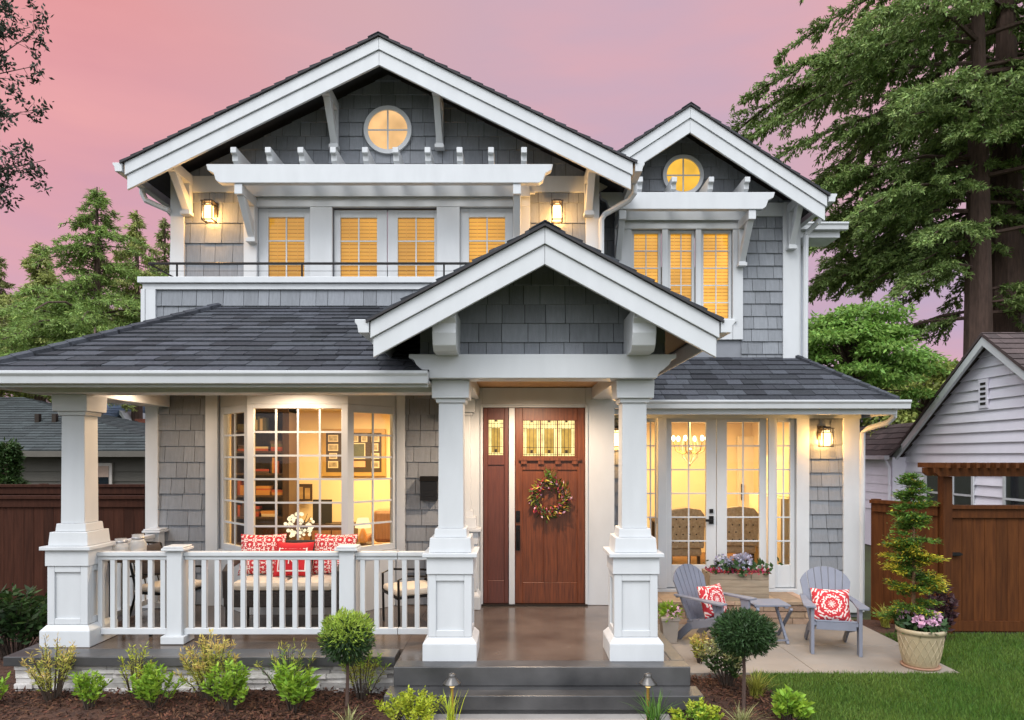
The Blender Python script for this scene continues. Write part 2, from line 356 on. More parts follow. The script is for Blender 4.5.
# ------------------------------------------------------------------ mesh helpers
class MB:
    def __init__(s): s.v = []; s.f = []; s.mi = []; s.m = 0

    def add(s, vs, fs):
        o = len(s.v); s.v += [tuple(q) for q in vs]
        for f in fs: s.f.append(tuple(i + o for i in f)); s.mi.append(s.m)
        return s

    def box(s, x0, x1, y0, y1, z0, z1):
        if x0 > x1: x0, x1 = x1, x0
        if y0 > y1: y0, y1 = y1, y0
        if z0 > z1: z0, z1 = z1, z0
        return s.add([(x0, y0, z0), (x1, y0, z0), (x1, y1, z0), (x0, y1, z0), (x0, y0, z1), (x1, y0, z1), (x1, y1, z1), (x0, y1, z1)],
                     [(0, 3, 2, 1), (4, 5, 6, 7), (0, 1, 5, 4), (1, 2, 6, 5), (2, 3, 7, 6), (3, 0, 4, 7)])

    def cbox(s, c, size, rot=None):
        hx, hy, hz = [q / 2 for q in size]
        vs = [Vector(q) for q in [(-hx, -hy, -hz), (hx, -hy, -hz), (hx, hy, -hz), (-hx, hy, -hz), (-hx, -hy, hz), (hx, -hy, hz), (hx, hy, hz), (-hx, hy, hz)]]
        if rot is not None: vs = [rot @ q for q in vs]
        return s.add([q + Vector(c) for q in vs], [(0, 3, 2, 1), (4, 5, 6, 7), (0, 1, 5, 4), (1, 2, 6, 5), (2, 3, 7, 6), (3, 0, 4, 7)])

    def prism(s, poly, axis, a, b):
        """poly in the two other axes (x,z | y,z | x,y), extruded along axis from a to b"""
        def p(q, t): return {'y': (q[0], t, q[1]), 'x': (t, q[0], q[1]), 'z': (q[0], q[1], t)}[axis]
        n = len(poly)
        vs = [p(q, a) for q in poly] + [p(q, b) for q in poly]
        return s.add(vs, [tuple(range(n)), tuple(range(2 * n - 1, n - 1, -1))] + [(i, i + n, (i + 1) % n + n, (i + 1) % n) for i in range(n)])

    def tube(s, pts, r, n=6, cap=True):
        pts = [Vector(p) for p in pts]
        rs = r if isinstance(r, (list, tuple)) else [r] * len(pts)
        o = len(s.v); prev = None
        for i, p in enumerate(pts):
            d = (pts[min(i + 1, len(pts) - 1)] - pts[max(i - 1, 0)]).normalized()
            if prev is None:
                up = Vector((0, 0, 1)) if abs(d.z) < 0.95 else Vector((0, 1, 0))
                a = d.cross(up).normalized()
            else:
                a = (prev - d * prev.dot(d)).normalized()
            prev = a; b = d.cross(a)
            for k in range(n):
                t = 2 * math.pi * (k + 0.5) / n
                s.v.append(tuple(p + (a * math.cos(t) + b * math.sin(t)) * rs[i]))
        for i in range(len(pts) - 1):
            for k in range(n):
                s.f.append((o + i * n + k, o + i * n + (k + 1) % n, o + (i + 1) * n + (k + 1) % n, o + (i + 1) * n + k)); s.mi.append(s.m)
        if cap:
            s.f.append(tuple(o + k for k in range(n - 1, -1, -1))); s.mi.append(s.m)
            q = o + (len(pts) - 1) * n
            s.f.append(tuple(q + k for k in range(n))); s.mi.append(s.m)
        return s

    def lathe(s, prof, c, n=20):
        o = len(s.v)
        for r, z in prof:
            for k in range(n):
                t = 2 * math.pi * k / n
                s.v.append((c[0] + r * math.cos(t), c[1] + r * math.sin(t), c[2] + z))
        for i in range(len(prof) - 1):
            for k in range(n):
                s.f.append((o + i * n + k, o + i * n + (k + 1) % n, o + (i + 1) * n + (k + 1) % n, o + (i + 1) * n + k)); s.mi.append(s.m)
        s.f.append(tuple(o + k for k in range(n - 1, -1, -1))); s.mi.append(s.m)
        q = o + (len(prof) - 1) * n
        s.f.append(tuple(q + k for k in range(n))); s.mi.append(s.m)
        return s

    def sphere(s, c, r, n=10, m=7):
        rr = r if isinstance(r, (tuple, list)) else (r, r, r)
        o = len(s.v)
        for i in range(1, m):
            p = math.pi * i / m
            for k in range(n):
                t = 2 * math.pi * k / n
                s.v.append((c[0] + rr[0] * math.sin(p) * math.cos(t), c[1] + rr[1] * math.sin(p) * math.sin(t), c[2] + rr[2] * math.cos(p)))
        s.v.append((c[0], c[1], c[2] + rr[2])); s.v.append((c[0], c[1], c[2] - rr[2]))
        T = o + (m - 1) * n
        for i in range(m - 2):
            for k in range(n):
                s.f.append((o + i * n + k, o + (i + 1) * n + k, o + (i + 1) * n + (k + 1) % n, o + i * n + (k + 1) % n)); s.mi.append(s.m)
        for k in range(n):
            s.f.append((T, o + k, o + (k + 1) % n)); s.mi.append(s.m)
            q = o + (m - 2) * n
            s.f.append((T + 1, q + (k + 1) % n, q + k)); s.mi.append(s.m)
        return s

    def build(s, name, mats, parent=None, origin=None, smooth=False, bevel=0.0):
        if not isinstance(mats, (list, tuple)): mats = [mats]
        if origin is None: origin = org(parent) if parent is not None else (0, 0, 0)
        ox, oy, oz = origin
        me = bpy.data.meshes.new(name)
        me.from_pydata([(x - ox, y - oy, z - oz) for x, y, z in s.v], [], s.f)
        for m_ in mats: me.materials.append(m_)
        if len(mats) > 1: me.polygons.foreach_set("material_index", s.mi)
        if smooth: me.polygons.foreach_set("use_smooth", [True] * len(s.f))
        o = bpy.data.objects.new(name, me); COL.objects.link(o)
        if parent is not None: o.parent = parent
        else: o.location = origin
        if bevel > 0:
            bv = o.modifiers.new("bevel", 'BEVEL'); bv.width = bevel; bv.segments = 2; bv.limit_method = 'ANGLE'
        return o


def org(o):
    v = Vector((0, 0, 0))
    while o is not None: v = v + o.location; o = o.parent
    return tuple(v)


def tag(o, label=None, cat=None, group=None, kind=None):
    if label: o["label"] = label
    if cat: o["category"] = cat
    if group: o["group"] = group
    if kind: o["kind"] = kind
    return o


def thing(name, loc, label, cat, group=None):
    o = bpy.data.objects.new(name, None); COL.objects.link(o)
    o.location = loc; o.empty_display_size = 0.2
    return tag(o, label, cat, group)


def copy_tree(o, parent=None):
    c = o.copy(); COL.objects.link(c)
    if parent is not None: c.parent = parent
    for ch in list(o.children): copy_tree(ch, c)
    return c


def clip(poly, cv):
    """clip poly (list of 2d) to the convex counter-clockwise polygon cv"""
    res = poly
    for i in range(len(cv)):
        ax, ay = cv[i]; bx, by = cv[(i + 1) % len(cv)]
        inp = res; res = []
        if not inp: return []
        def side(q): return (bx - ax) * (q[1] - ay) - (by - ay) * (q[0] - ax)
        for j in range(len(inp)):
            p, q = inp[j], inp[(j + 1) % len(inp)]
            sp, sq = side(p), side(q)
            if sp >= 0: res.append(p)
            if (sp >= 0) != (sq >= 0):
                t = sp / (sp - sq); res.append((p[0] + (q[0] - p[0]) * t, p[1] + (q[1] - p[1]) * t))
    return res


def minus(rects, h):
    o = []
    for a, b, c, d in rects:
        if h[1] <= a or h[0] >= b or h[3] <= c or h[2] >= d: o.append((a, b, c, d)); continue
        if h[0] > a: o.append((a, h[0], c, d))
        if h[1] < b: o.append((h[1], b, c, d))
        m0, m1 = max(a, h[0]), min(b, h[1])
        if h[2] > c: o.append((m0, m1, c, h[2]))
        if h[3] < d: o.append((m0, m1, h[3], d))
    return o


def shingle_field(mb, O, U, V, Nn, poly, holes=(), course=0.2, w=(0.13, 0.30), t0=0.004, t1=0.016, seed=1, gap=0.006, jag=0.0):
    r = random.Random(seed)
    O, U, V, Nn = Vector(O), Vector(U), Vector(V), Vector(Nn)
    us = [p[0] for p in poly]; vs = [p[1] for p in poly]
    v = min(vs); 
    while v < max(vs):
        u = min(us) - r.random() * 0.2
        while u < max(us):
            ww = r.uniform(*w)
            jj = r.uniform(-jag, jag)
            rects = [(u + gap / 2, u + ww - gap / 2, v + jj, v + course)]
            for h in holes: rects = minus(rects, h)
            tk = t1 * r.uniform(0.75, 1.2)
            for a, b, c, d in rects:
                pl = clip([(a, c), (b, c), (b, d), (a, d)], poly)
                if len(pl) < 3: continue
                n = len(pl)
                fr = [O + U * p[0] + V * p[1] + Nn * (t0 + tk * (1 - (p[1] - v) / course)) for p in pl]
                bk = [O + U * p[0] + V * p[1] for p in pl]
                mb.add(fr + bk, [tuple(range(n))] + [(i, i + n, (i + 1) % n + n, (i + 1) % n) for i in range(n)])
            u += ww
        v += course
    return mb


def wall_boxes(mb, x0, x1, z0, z1, y0, y1, holes=()):
    xs = sorted({x0, x1, *[h[i] for h in holes for i in (0, 1) if x0 < h[i] < x1]})
    for a, b in zip(xs, xs[1:]):
        rects = [(a, b, z0, z1)]
        for h in holes: rects = minus(rects, h)
        for q in rects: mb.box(q[0], q[1], y0, y1, q[2], q[3])
    return mb


def roof_plane(name, pts, parent, mats, thick=0.10, course=0.2, w=(0.18, 0.42), seed=3, over=0.0):
    """pts: convex 3d polygon, first edge along the eave, counter-clockwise seen from above"""
    P = [Vector(p) for p in pts]
    U = (P[1] - P[0]).normalized()
    Nn = (P[1] - P[0]).cross(P[2] - P[0]).normalized()
    if Nn.z < 0: Nn = -Nn
    V = Nn.cross(U)
    poly = [((p - P[0]).dot(U), (p - P[0]).dot(V)) for p in P]
    if V.z < 0:
        raise ValueError("roof polygon order " + name)
    mb = MB()
    n = len(P)
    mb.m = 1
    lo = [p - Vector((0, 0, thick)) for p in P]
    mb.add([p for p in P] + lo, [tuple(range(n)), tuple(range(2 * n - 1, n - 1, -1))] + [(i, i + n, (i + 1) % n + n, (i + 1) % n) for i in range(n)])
    mb.m = 0
    shingle_field(mb, P[0], U, V, Nn, poly, (), course, w, 0.005, 0.016, seed, gap=0.006, jag=0.010)
    return mb.build(name, mats, parent)


# leaves as many small faces, built with numpy
def leaf_mesh(P, Dr, Ln, Wd, nrm=None, seed=1, fold=0.0):
    rg = np.random.default_rng(seed)
    n = len(P)
    Dr = Dr / (np.linalg.norm(Dr, axis=1, keepdims=True) + 1e-9)
    if nrm is None: nrm = rg.normal(size=(n, 3))
    sd_ = np.cross(Dr, nrm); sd_ /= (np.linalg.norm(sd_, axis=1, keepdims=True) + 1e-9)
    Ln = np.broadcast_to(np.asarray(Ln, float).reshape(-1, 1), (n, 1)); Wd = np.broadcast_to(np.asarray(Wd, float).reshape(-1, 1), (n, 1))
    mid = P + Dr * Ln * 0.45
    v = np.empty((n, 4, 3))
    v[:, 0] = P; v[:, 1] = mid + sd_ * Wd * 0.5; v[:, 2] = P + Dr * Ln; v[:, 3] = mid - sd_ * Wd * 0.5
    return v.reshape(-1, 3)


def quads(name, V, material, parent=None, origin=(0, 0, 0), mi=None):
    V = np.asarray(V, float) - np.array(org(parent) if parent is not None else origin)
    n = len(V) // 4
    me = bpy.data.meshes.new(name)
    me.vertices.add(n * 4); me.loops.add(n * 4); me.polygons.add(n)
    me.vertices.foreach_set("co", V.astype(np.float32).ravel())
    me.loops.foreach_set("vertex_index", np.arange(n * 4, dtype=np.int32))
    me.polygons.foreach_set("loop_start", np.arange(0, n * 4, 4, dtype=np.int32))
    me.polygons.foreach_set("loop_total", np.full(n, 4, dtype=np.int32))
    me.update(calc_edges=True)
    for m_ in (material if isinstance(material, (list, tuple)) else [material]): me.materials.append(m_)
    if mi is not None: me.polygons.foreach_set('material_index', np.asarray(mi, dtype=np.int32))
    o = bpy.data.objects.new(name, me); COL.objects.link(o)
    if parent is not None: o.parent = parent
    else: o.location = origin
    return o


def lamp(name, loc, power, col=(1.0, 0.66, 0.32), radius=0.05, typ='POINT', size=None, rot=None):
    l_ = bpy.data.lights.new(name, typ); l_.energy = power; l_.color = col
    if typ == 'POINT': l_.shadow_soft_size = radius
    if typ == 'AREA': l_.shape = 'RECTANGLE'; l_.size, l_.size_y = size
    if typ == 'SPOT': l_.spot_size = R(168); l_.spot_blend = 0.5; l_.shadow_soft_size = radius
    o = bpy.data.objects.new(name, l_); COL.objects.link(o); o.location = loc
    if rot: o.rotation_euler = rot
    return o
# ================================================================== GROUND
def struct(name, mb, m, **k):
    return tag(mb.build(name, m, **k), kind='structure')


g = MB(); g.add([(-400, -200, -0.03), (400, -200, -0.03), (400, 900, -0.03), (-400, 900, -0.03)], [(0, 1, 2, 3)])
struct('ground', g, M['soil'])


def sheet(name, xs, ys, m, zf, seed=0):
    """a gently uneven bed of soil or turf"""
    mb = MB(); nx, ny = len(xs), len(ys)
    r = random.Random(seed)
    for j in range(ny):
        for i in range(nx):
            mb.v.append((xs[i], ys[j], zf(xs[i], ys[j]) + r.uniform(-0.008, 0.008)))
    for j in range(ny - 1):
        for i in range(nx - 1):
            mb.f.append((j * nx + i, j * nx + i + 1, (j + 1) * nx + i + 1, (j + 1) * nx + i)); mb.mi.append(0)
    return struct(name, mb, m, smooth=True)


lin = lambda a, b, n: [a + (b - a) * i / (n - 1) for i in range(n)]
sheet('mulch_bed', lin(-9, -0.95, 110), lin(4.6, 9.3, 60), M['mulch'], lambda x, y: 0.01 + 0.03 * math.sin(x * 2.1) * math.sin(y * 3), 1)
sheet('mulch_bed', lin(1.30, 2.36, 24), lin(4.6, 6.9, 40), M['mulch'], lambda x, y: 0.02 + 0.02 * math.sin(x * 5 + y * 3), 2)
sheet('mulch_bed', lin(4.42, 5.3, 20), lin(8.2, 9.2, 20), M['mulch'], lambda x, y: 0.035, 3)
sheet('lawn', lin(2.34, 9.5, 60), lin(4.4, 6.92, 30), M['lawn'], lambda x, y: 0.02, 4)
sheet('lawn', lin(4.41, 9.5, 50), lin(6.921, 8.46, 20), M['lawn'], lambda x, y: 0.02, 5)
p = MB(); p.box(-0.94, 1.29, 4.2, 5.40, -0.1, 0.028).box(-0.94, 1.29, 5.408, 5.885, -0.1, 0.026)
struct('path', p, M['path'], bevel=0.006)
p = MB()
for xa, xb in ((1.56, 2.98), (2.986, 4.40)):
    for ya, yb in ((6.92, 7.9), (7.906, 8.9)):
        p.box(xa, xb, ya, yb, -0.1, 0.05)
p.box(3.79, 4.40, 8.906, 9.58, -0.1, 0.05)
struct('patio', p, M['patio'], bevel=0.008)

# ================================================================== HOUSE
W1, W2, W3, W4 = 8.65, 9.4, 9.6, 10.3
house = thing('house', (-1.7, 9.4, 0), 'grey shingled craftsman house with white trim, front porch and three lit gables', 'house')


SPLIT = {'wall', 'corner_board', 'window_trim', 'door_surround', 'door_casing', 'fascia', 'bay_wall', 'entry_beam', 'porch_beam', 'soffit', 'room_wall', 'porch_edging', 'porch_foundation', 'rake_board', 'porch_floor'}


def islands(mb):
    par = list(range(len(mb.v)))
    def find(a):
        while par[a] != a: par[a] = par[par[a]]; a = par[a]
        return a
    for f in mb.f:
        for b in f[1:]: par[find(b)] = find(f[0])
    out_ = {}
    for f in mb.f: out_.setdefault(find(f[0]), []).append(f)
    for fs in out_.values():
        ids = sorted({i for f in fs for i in f}); mp_ = {a: b for b, a in enumerate(ids)}
        q = MB(); q.add([mb.v[i] for i in ids], [tuple(mp_[i] for i in f) for f in fs]); yield q


def hp(name, mb, m, label=None, bevel=0.0, smooth=False, parent=None):
    if name in SPLIT:
        for q in islands(mb): o = q.build(name, m, parent or house, bevel=bevel, smooth=smooth)
        return o
    o = mb.build(name, m, parent or house, bevel=bevel, smooth=smooth)
    if label: o["label"] = label
    return o


def bd(mb, pa, pb, ya, yb, D, t=0.04, back=-0.004):
    """board on a front wall standing at depth D, given the edges it shows in the elevation"""
    return mb.box(X(pa, D), X(pb, D), D - t, D - back, Z(yb, D), Z(ya, D))


# --- main storey walls
bayx0, bayx1 = -3.64, -1.44
DZ0, DZ1 = 0.352, Z(408, W1)
doorx0, doorx1 = X(483, W1), X(585, W1)
w = MB()
wall_boxes(w, -4.57, 1.21, -0.02, 4.31, W1, W1 + 0.16, [(bayx0 + 0.05, bayx1 - 0.05, 0.95, 2.78)])
hp('wall', w, M['shingle_side'])
w = MB()
w.box(-4.57, -4.41, W1 + 0.161, 13.4, -0.02, 4.30).box(1.05, 1.209, W1 + 0.161, W3 - 0.001, -0.02, 4.30)
hp('wall', w, M['shingle_side'])
fr0, fr1 = X(644, W3), X(795, W3)
fz0, fz1 = Z(588, W3), Z(415, W3)
w = MB(); wall_boxes(w, 1.05, 4.70, -0.02, 3.1, W3, W3 + 0.16, [(fr0, fr1, fz0, fz1)])
w.box(4.54, 4.699, W3 + 0.161, 13.4, -0.02, 3.0).box(4.59, 4.749, 11.661, 13.4, 3.001, 5.7)
hp('wall', w, M['shingle_side'])
w = MB()
uw = [(X(258, W2), X(311, W2), 4.0, Z(208, W2)), (X(333, W2), X(437, W2), 4.0, Z(208, W2)), (X(460, W2), X(513, W2), 4.0, Z(208, W2))]
wall_boxes(w, -4.61, 1.11, 3.6, 5.9, W2, W2 + 0.16, uw)
RX, RZ, RS = -1.70, 7.44, 0.495
cx, cz, cr_ = -1.70, Z(131.5, W2), 0.285
hp('wall', w, M['shingle_side'])
w = MB(); w.box(-4.61, -4.45, W2 + 0.161, 13.4, 4.32, 5.85).box(0.95, 1.109, W2 + 0.161, 13.4, 4.32, 5.85)
hp('wall', w, M['shingle_side'])
wx0, wx1, wz0, wz1 = X(631, W4), X(732, W4), Z(323, W4), Z(230, W4)
w = MB(); wall_boxes(w, 1.12, 4.19, 3.2, 5.95, W4, W4 + 0.16, [(wx0, wx1, wz0, wz1)])
w.box(4.03, 4.189, W4 + 0.161, 13.4, 3.2, 5.75)
hp('wall', w, M['shingle_side'])
w = MB(); w.box(3.9, 4.75, 11.5, 11.66, 3.0, 5.75).box(-4.57, 4.70, 13.4, 13.56, 0, 5.8)
hp('wall', w, M['shingle_side'])

# --- shingles
UX, UZ, NF = (1, 0, 0), (0, 0, 1), (0, -1, 0)


def shing(x0, x1, z0, z1, D, holes=(), seed=1, course=0.2, poly=None):
    mb = MB()
    pq = poly or [(x0, z0), (x1, z0), (x1, z1), (x0, z1)]
    mb.m = 1; mb.add([(a, D - 0.0028, b) for a, b in pq], [tuple(range(len(pq)))]); mb.m = 0
    shingle_field(mb, (0, D - 0.002, 0), UX, UZ, NF, poly or [(x0, z0), (x1, z0), (x1, z1), (x0, z1)], holes, course, (0.13, 0.27), 0.004, 0.020, seed)
    return mb


hp('shingle_siding', shing(X(157, W1), X(208, W1), 0.36, 3.03, W1, seed=2, course=0.195), [M['shingle'], M['gap']])
hp('shingle_siding', shing(X(404, W1), X(466, W1), 0.36, 3.03, W1, seed=3, course=0.195), [M['shingle'], M['gap']])
hp('shingle_siding', shing(X(156, W1), 1.2, 3.62, 4.30, W1, seed=4, course=0.21), [M['shingle'], M['gap']])
hp('shingle_siding', shing(1.215, X(627, W3), 0.36, 2.95, W3, seed=5, course=0.19), [M['shingle'], M['gap']])
hp('shingle_siding', shing(X(807, W3), X(844, W3), 0.06, 2.95, W3, seed=6, course=0.19), [M['shingle'], M['gap']])
hp('shingle_siding', shing(X(185, W2), X(246, W2), 3.96, Z(192, W2), W2, seed=7, course=0.27), [M['shingle'], M['gap']])
hp('shingle_siding', shing(X(529, W2), X(586, W2), 3.96, Z(192, W2), W2, seed=8, course=0.27), [M['shingle'], M['gap']])
hp('shingle_siding', shing(X(741, W4), X(784, W4), 3.5, Z(216, W4), W4, seed=9, course=0.185), [M['shingle'], M['gap']])
hp('shingle_siding', shing(1.12, X(622, W4), 3.5, Z(216, W4), W4, seed=10, course=0.185), [M['shingle'], M['gap']])


def ring(mb, c, r0, r1, y0, y1, n=36):
    o = len(mb.v)
    for k in range(n):
        a = 2 * math.pi * k / n; ca, sa = math.cos(a), math.sin(a)
        mb.v += [(c[0] + r0 * ca, y0, c[1] + r0 * sa), (c[0] + r1 * ca, y0, c[1] + r1 * sa), (c[0] + r1 * ca, y1, c[1] + r1 * sa), (c[0] + r0 * ca, y1, c[1] + r0 * sa)]
    for k in range(n):
        a, b = o + 4 * k, o + 4 * ((k + 1) % n)
        for i in range(4):
            mb.f.append((a + i, b + i, b + (i + 1) % 4, a + (i + 1) % 4)); mb.mi.append(mb.m)
    return mb


def disc(mb, c, r, y, n=36):
    return mb.add([(c[0] + r * math.cos(2 * math.pi * k / n), y, c[1] + r * math.sin(2 * math.pi * k / n)) for k in range(n)], [tuple(range(n))])


def gable(D, rx, rz, s, x0, x1, zlow, seed, course, win=None, wr=0.28, winmat=None, label=None):
    """gable end: backing, shingles clipped to the slope, and its round lit window"""
    zt = lambda x: rz - 0.14 - s * abs(x - rx)
    pts = [(x0, zlow)] + [(x1, zlow)] + ([(x1, zt(x1))] if zt(x1) > zlow + 0.01 else []) + [(rx, zt(rx))] + ([(x0, zt(x0))] if zt(x0) > zlow + 0.01 else [])
    b = MB(); b.prism(pts, 'y', D, D + 0.14); hp('gable_wall', b, M['shingle_side'])
    hs = []
    mb = shing(0, 0, 0, 0, D, hs, seed, course, poly=pts)
    hp('shingle_siding', mb, [M['shingle'], M['gap']])
    if win:
        f = MB(); ring(f, win, wr, wr + 0.055, D - 0.062, D + 0.01)
        o = hp('round_window', f, M['white'], label)
        q = MB(); disc(q, win, wr + 0.002, D - 0.037); q.build('pane', winmat, o)
        q = MB(); q.box(win[0] - 0.010, win[0] + 0.010, D - 0.047, D - 0.039, win[1] - wr, win[1] + wr)
        q.box(win[0] - wr, win[0] - 0.011, D - 0.047, D - 0.039, win[1] - 0.009, win[1] + 0.009).box(win[0] + 0.011, win[0] + wr, D - 0.047, D - 0.039, win[1] - 0.009, win[1] + 0.009)
        q.build('muntin', M['white'], o)


gable(W2, RX, RZ, RS, -4.42, 1.02, Z(178, W2), 21, 0.185, (RX, cz), 0.265, M['attic'], 'round attic window with pale peach light')
gable(W4, 2.44, 7.07, 0.653, 1.12, 3.93, Z(204, W4), 22, 0.18, (X(682.5, W4), Z(176.5, W4)), 0.245, M['attic_r'], 'round attic window glowing yellow')
ERX, ERZ, ERS = 0.245, 4.09, 0.543
gable(6.36, ERX, ERZ, ERS, -0.86, 1.36, 3.05, 23, 0.172)

# --- trim boards
t = MB()
for pa, pb in ((172, 185.5), (585.5, 599)):
    bd(t, pa, pb, 176, 322, W2, 0.045)
bd(t, 185.6, 585.4, 177, 193, W2, 0.040)
hp('corner_board', t, M['white'], bevel=0.004)
t = MB()
bd(t, 245, 530, 195.2, 208, W2, 0.055)
for pa, pb in ((245, 258), (311, 333), (437, 460), (513, 530)):
    bd(t, pa, pb, 208.1, 328, W2, 0.05)
bd(t, 240, 535, 193.1, 195.1, W2, 0.075)
hp('window_trim', t, M['white'], bevel=0.004)
t = MB()
bd(t, 147, 157, 290, 345, W1, 0.04); t.box(-4.60, X(147, W1) - 0.002, W1 - 0.05, W1 + 0.12, 3.0, Z(290, W1))
bd(t, 144, 600, 284.2, 290, W1, 0.038)
hp('corner_board', t, M['white'], bevel=0.004)
t = MB(); t.box(-4.63, 1.24, W1 - 0.075, W1 + 0.22, Z(284, W1), Z(278, W1))
hp('parapet_cap', t, M['white'], bevel=0.006)
t = MB(); t.box(-4.41, 1.04, W1 + 0.162, W2 - 0.002, 3.86, 3.95)
hp('balcony_floor', t, M['patio'])
t = MB()
bd(t, 147, 159.5, 386, 612, W1, 0.045)
hp('corner_board', t, M['white'], bevel=0.004)
# white panelled surround of the front door
t = MB()
bd(t, 466, 482.6, 388, 604.5, W1, 0.035); bd(t, 585.4, 614, 388, 604.5, W1, 0.035); bd(t, 482.7, 585.3, 388, 407.6, W1, 0.033)
bd(t, 509, 514.8, 408, 604.4, W1, 0.06)
hp('door_surround', t, M['white'], bevel=0.004)
t = MB()
for pa, pb, ya, yb in ((480.5, 483, 405.5, 604.3), (585, 587.5, 405.5, 604.3), (480.5, 587.5, 404, 405.4)):
    bd(t, pa, pb, ya, yb, W1, 0.055, back=0.0)
hp('door_casing', t, M['white'], bevel=0.003)
# right-hand ground floor trim
t = MB()
bd(t, 626.5, 643.6, 411, 590, W3, 0.045); bd(t, 795.4, 808, 411, 600, W3, 0.045); bd(t, 643.8, 795.2, 409, 414.7, W3, 0.05)
bd(t, 657.2, 666, 415, 588, W3, 0.05); bd(t, 767.5, 774, 415, 588, W3, 0.05)
bd(t, 643.8, 795.2, 588.4, 603, W3, 0.055)
hp('window_trim', t, M['white'], bevel=0.004)
t = MB(); bd(t, 842, 858.3, 405, 612, W3, 0.045)
hp('corner_board', t, M['white'], bevel=0.004)
# upper right trim
t = MB(); bd(t, 782, 798.5, 203, 375, W4, 0.045); bd(t, 622, 781.8, 203.5, 217, W4, 0.04)
t.box(X(798.7, W4), X(800, W4), W4 - 0.03, W4 + 0.1, 3.4, Z(203, W4))
hp('corner_board', t, M['white'], bevel=0.004)
t = MB(); bd(t, 621, 742, 217.2, 230, W4, 0.06); bd(t, 621, 631, 230.2, 323, W4, 0.05); bd(t, 732, 742, 230.2, 340, W4, 0.05)
bd(t, 661.5, 667.5, 230.2, 323, W4, 0.05); bd(t, 695, 700.5, 230.2, 323, W4, 0.05); bd(t, 615, 731.8, 323.2, 340, W4, 0.045)
bd(t, 612, 735, 319.5, 323, W4, 0.09)
hp('window_trim', t, M['white'], bevel=0.004)
t = MB(); t.box(4.0, 4.72, 11.44, 11.497, 3.2, 5.7)
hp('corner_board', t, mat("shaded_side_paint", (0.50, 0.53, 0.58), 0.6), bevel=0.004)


# --- windows and glazed doors
def bars(mb, x0, x1, z0, z1, y, cols, rows, b=0.018, d=0.02):
    for i in range(1, cols):
        c = x0 + (x1 - x0) * i / cols
        mb.box(c - b / 2, c + b / 2, y - d, y - 0.004, z0, z1)
    for j in range(1, rows):
        c = z0 + (z1 - z0) * j / rows
        for i in range(cols):
            a = x0 + (x1 - x0) * i / cols + (b / 2 + 0.0005 if i else 0); e = x0 + (x1 - x0) * (i + 1) / cols - (b / 2 + 0.0005 if i < cols - 1 else 0)
            mb.box(a, e, y - d, y - 0.005, c - b / 2, c + b / 2)
    return mb


def sash(name, ox0, ox1, oz0, oz1, gx0, gx1, gz0, gz1, y, cols, rows, blind=None, label=None, bar=0.018):
    """frame from the outer rectangle o.. to the glass g.., front face at y"""
    f = MB()
    f.box(ox0, gx0, y, y + 0.05, oz0, oz1).box(gx1, ox1, y, y + 0.05, oz0, oz1)
    f.box(gx0, gx1, y + 0.001, y + 0.05, oz0, gz0).box(gx0, gx1, y + 0.001, y + 0.05, gz1, oz1)
    o = hp(name, f, M['white'], label, bevel=0.005)
    q = MB(); q.add([(gx0, y + 0.025, gz0), (gx1, y + 0.025, gz0), (gx1, y + 0.025, gz1), (gx0, y + 0.025, gz1)], [(0, 1, 2, 3)])
    q.build('pane', M['glass'], o)
    bars(MB(), gx0, gx1, gz0, gz1, y + 0.026, cols, rows, bar).build('muntin', M['white'], o)
    if blind:
        s_ = MB(); z = gz0 - 0.03; k = 0
        while z < gz1 + 0.03:
            jt = rnd.uniform(-0.002, 0.002)
            s_.add([(gx0 - 0.02, y + 0.060, z + jt), (gx1 + 0.02, y + 0.060, z + jt), (gx1 + 0.02, y + 0.082, z + 0.0465), (gx0 - 0.02, y + 0.082, z + 0.0465)], [(0, 1, 2, 3)])
            z += 0.05
        for fx in (0.22, 0.78):
            c = gx0 + (gx1 - gx0) * fx; s_.box(c - 0.004, c + 0.004, y + 0.052, y + 0.056, gz0 - 0.02, gz1 + 0.02)
        s_.build('blind', blind, o)
        MB().box(gx0 - 0.03, gx1 + 0.03, y + 0.10, y + 0.12, gz0 - 0.05, gz1 + 0.05).build('blind_glow_board', M['blind_glow'], o)  # added glowing board behind the slats, not a real blind part
    return o


YU = W2 - 0.01
zb = 4.02
for (a, b, ga, gb) in ((258, 311, 268, 304), (460, 513, 469, 505)):
    sash('window', X(a, W2), X(b, W2), zb, Z(208, W2), X(ga, W2), X(gb, W2), Z(311, W2), Z(217, W2), YU + 0.02, 2, 4, M['blind1' if a < 300 else 'blind2'])
for (a, b, ga, gb) in ((333.6, 386.6, 340, 376.5), (387.4, 436.6, 397.5, 434)):
    sash('balcony_door', X(a, W2), X(b, W2), zb, Z(209.4, W2), X(ga, W2), X(gb, W2), Z(311, W2), Z(217, W2), YU + 0.035, 2, 4, M['blind0'])
for (a, b) in ((631.2, 661.2), (667.8, 694.8), (700.8, 731.8)):
    sash('window', X(a, W4), X(b, W4), wz0, wz1, X(a + 3, W4), X(b - 3, W4), wz0 + 0.05, wz1 - 0.05, W4 + 0.01, 2, 5, M['blind_r%d' % int((a - 620) // 35)], bar=0.016)
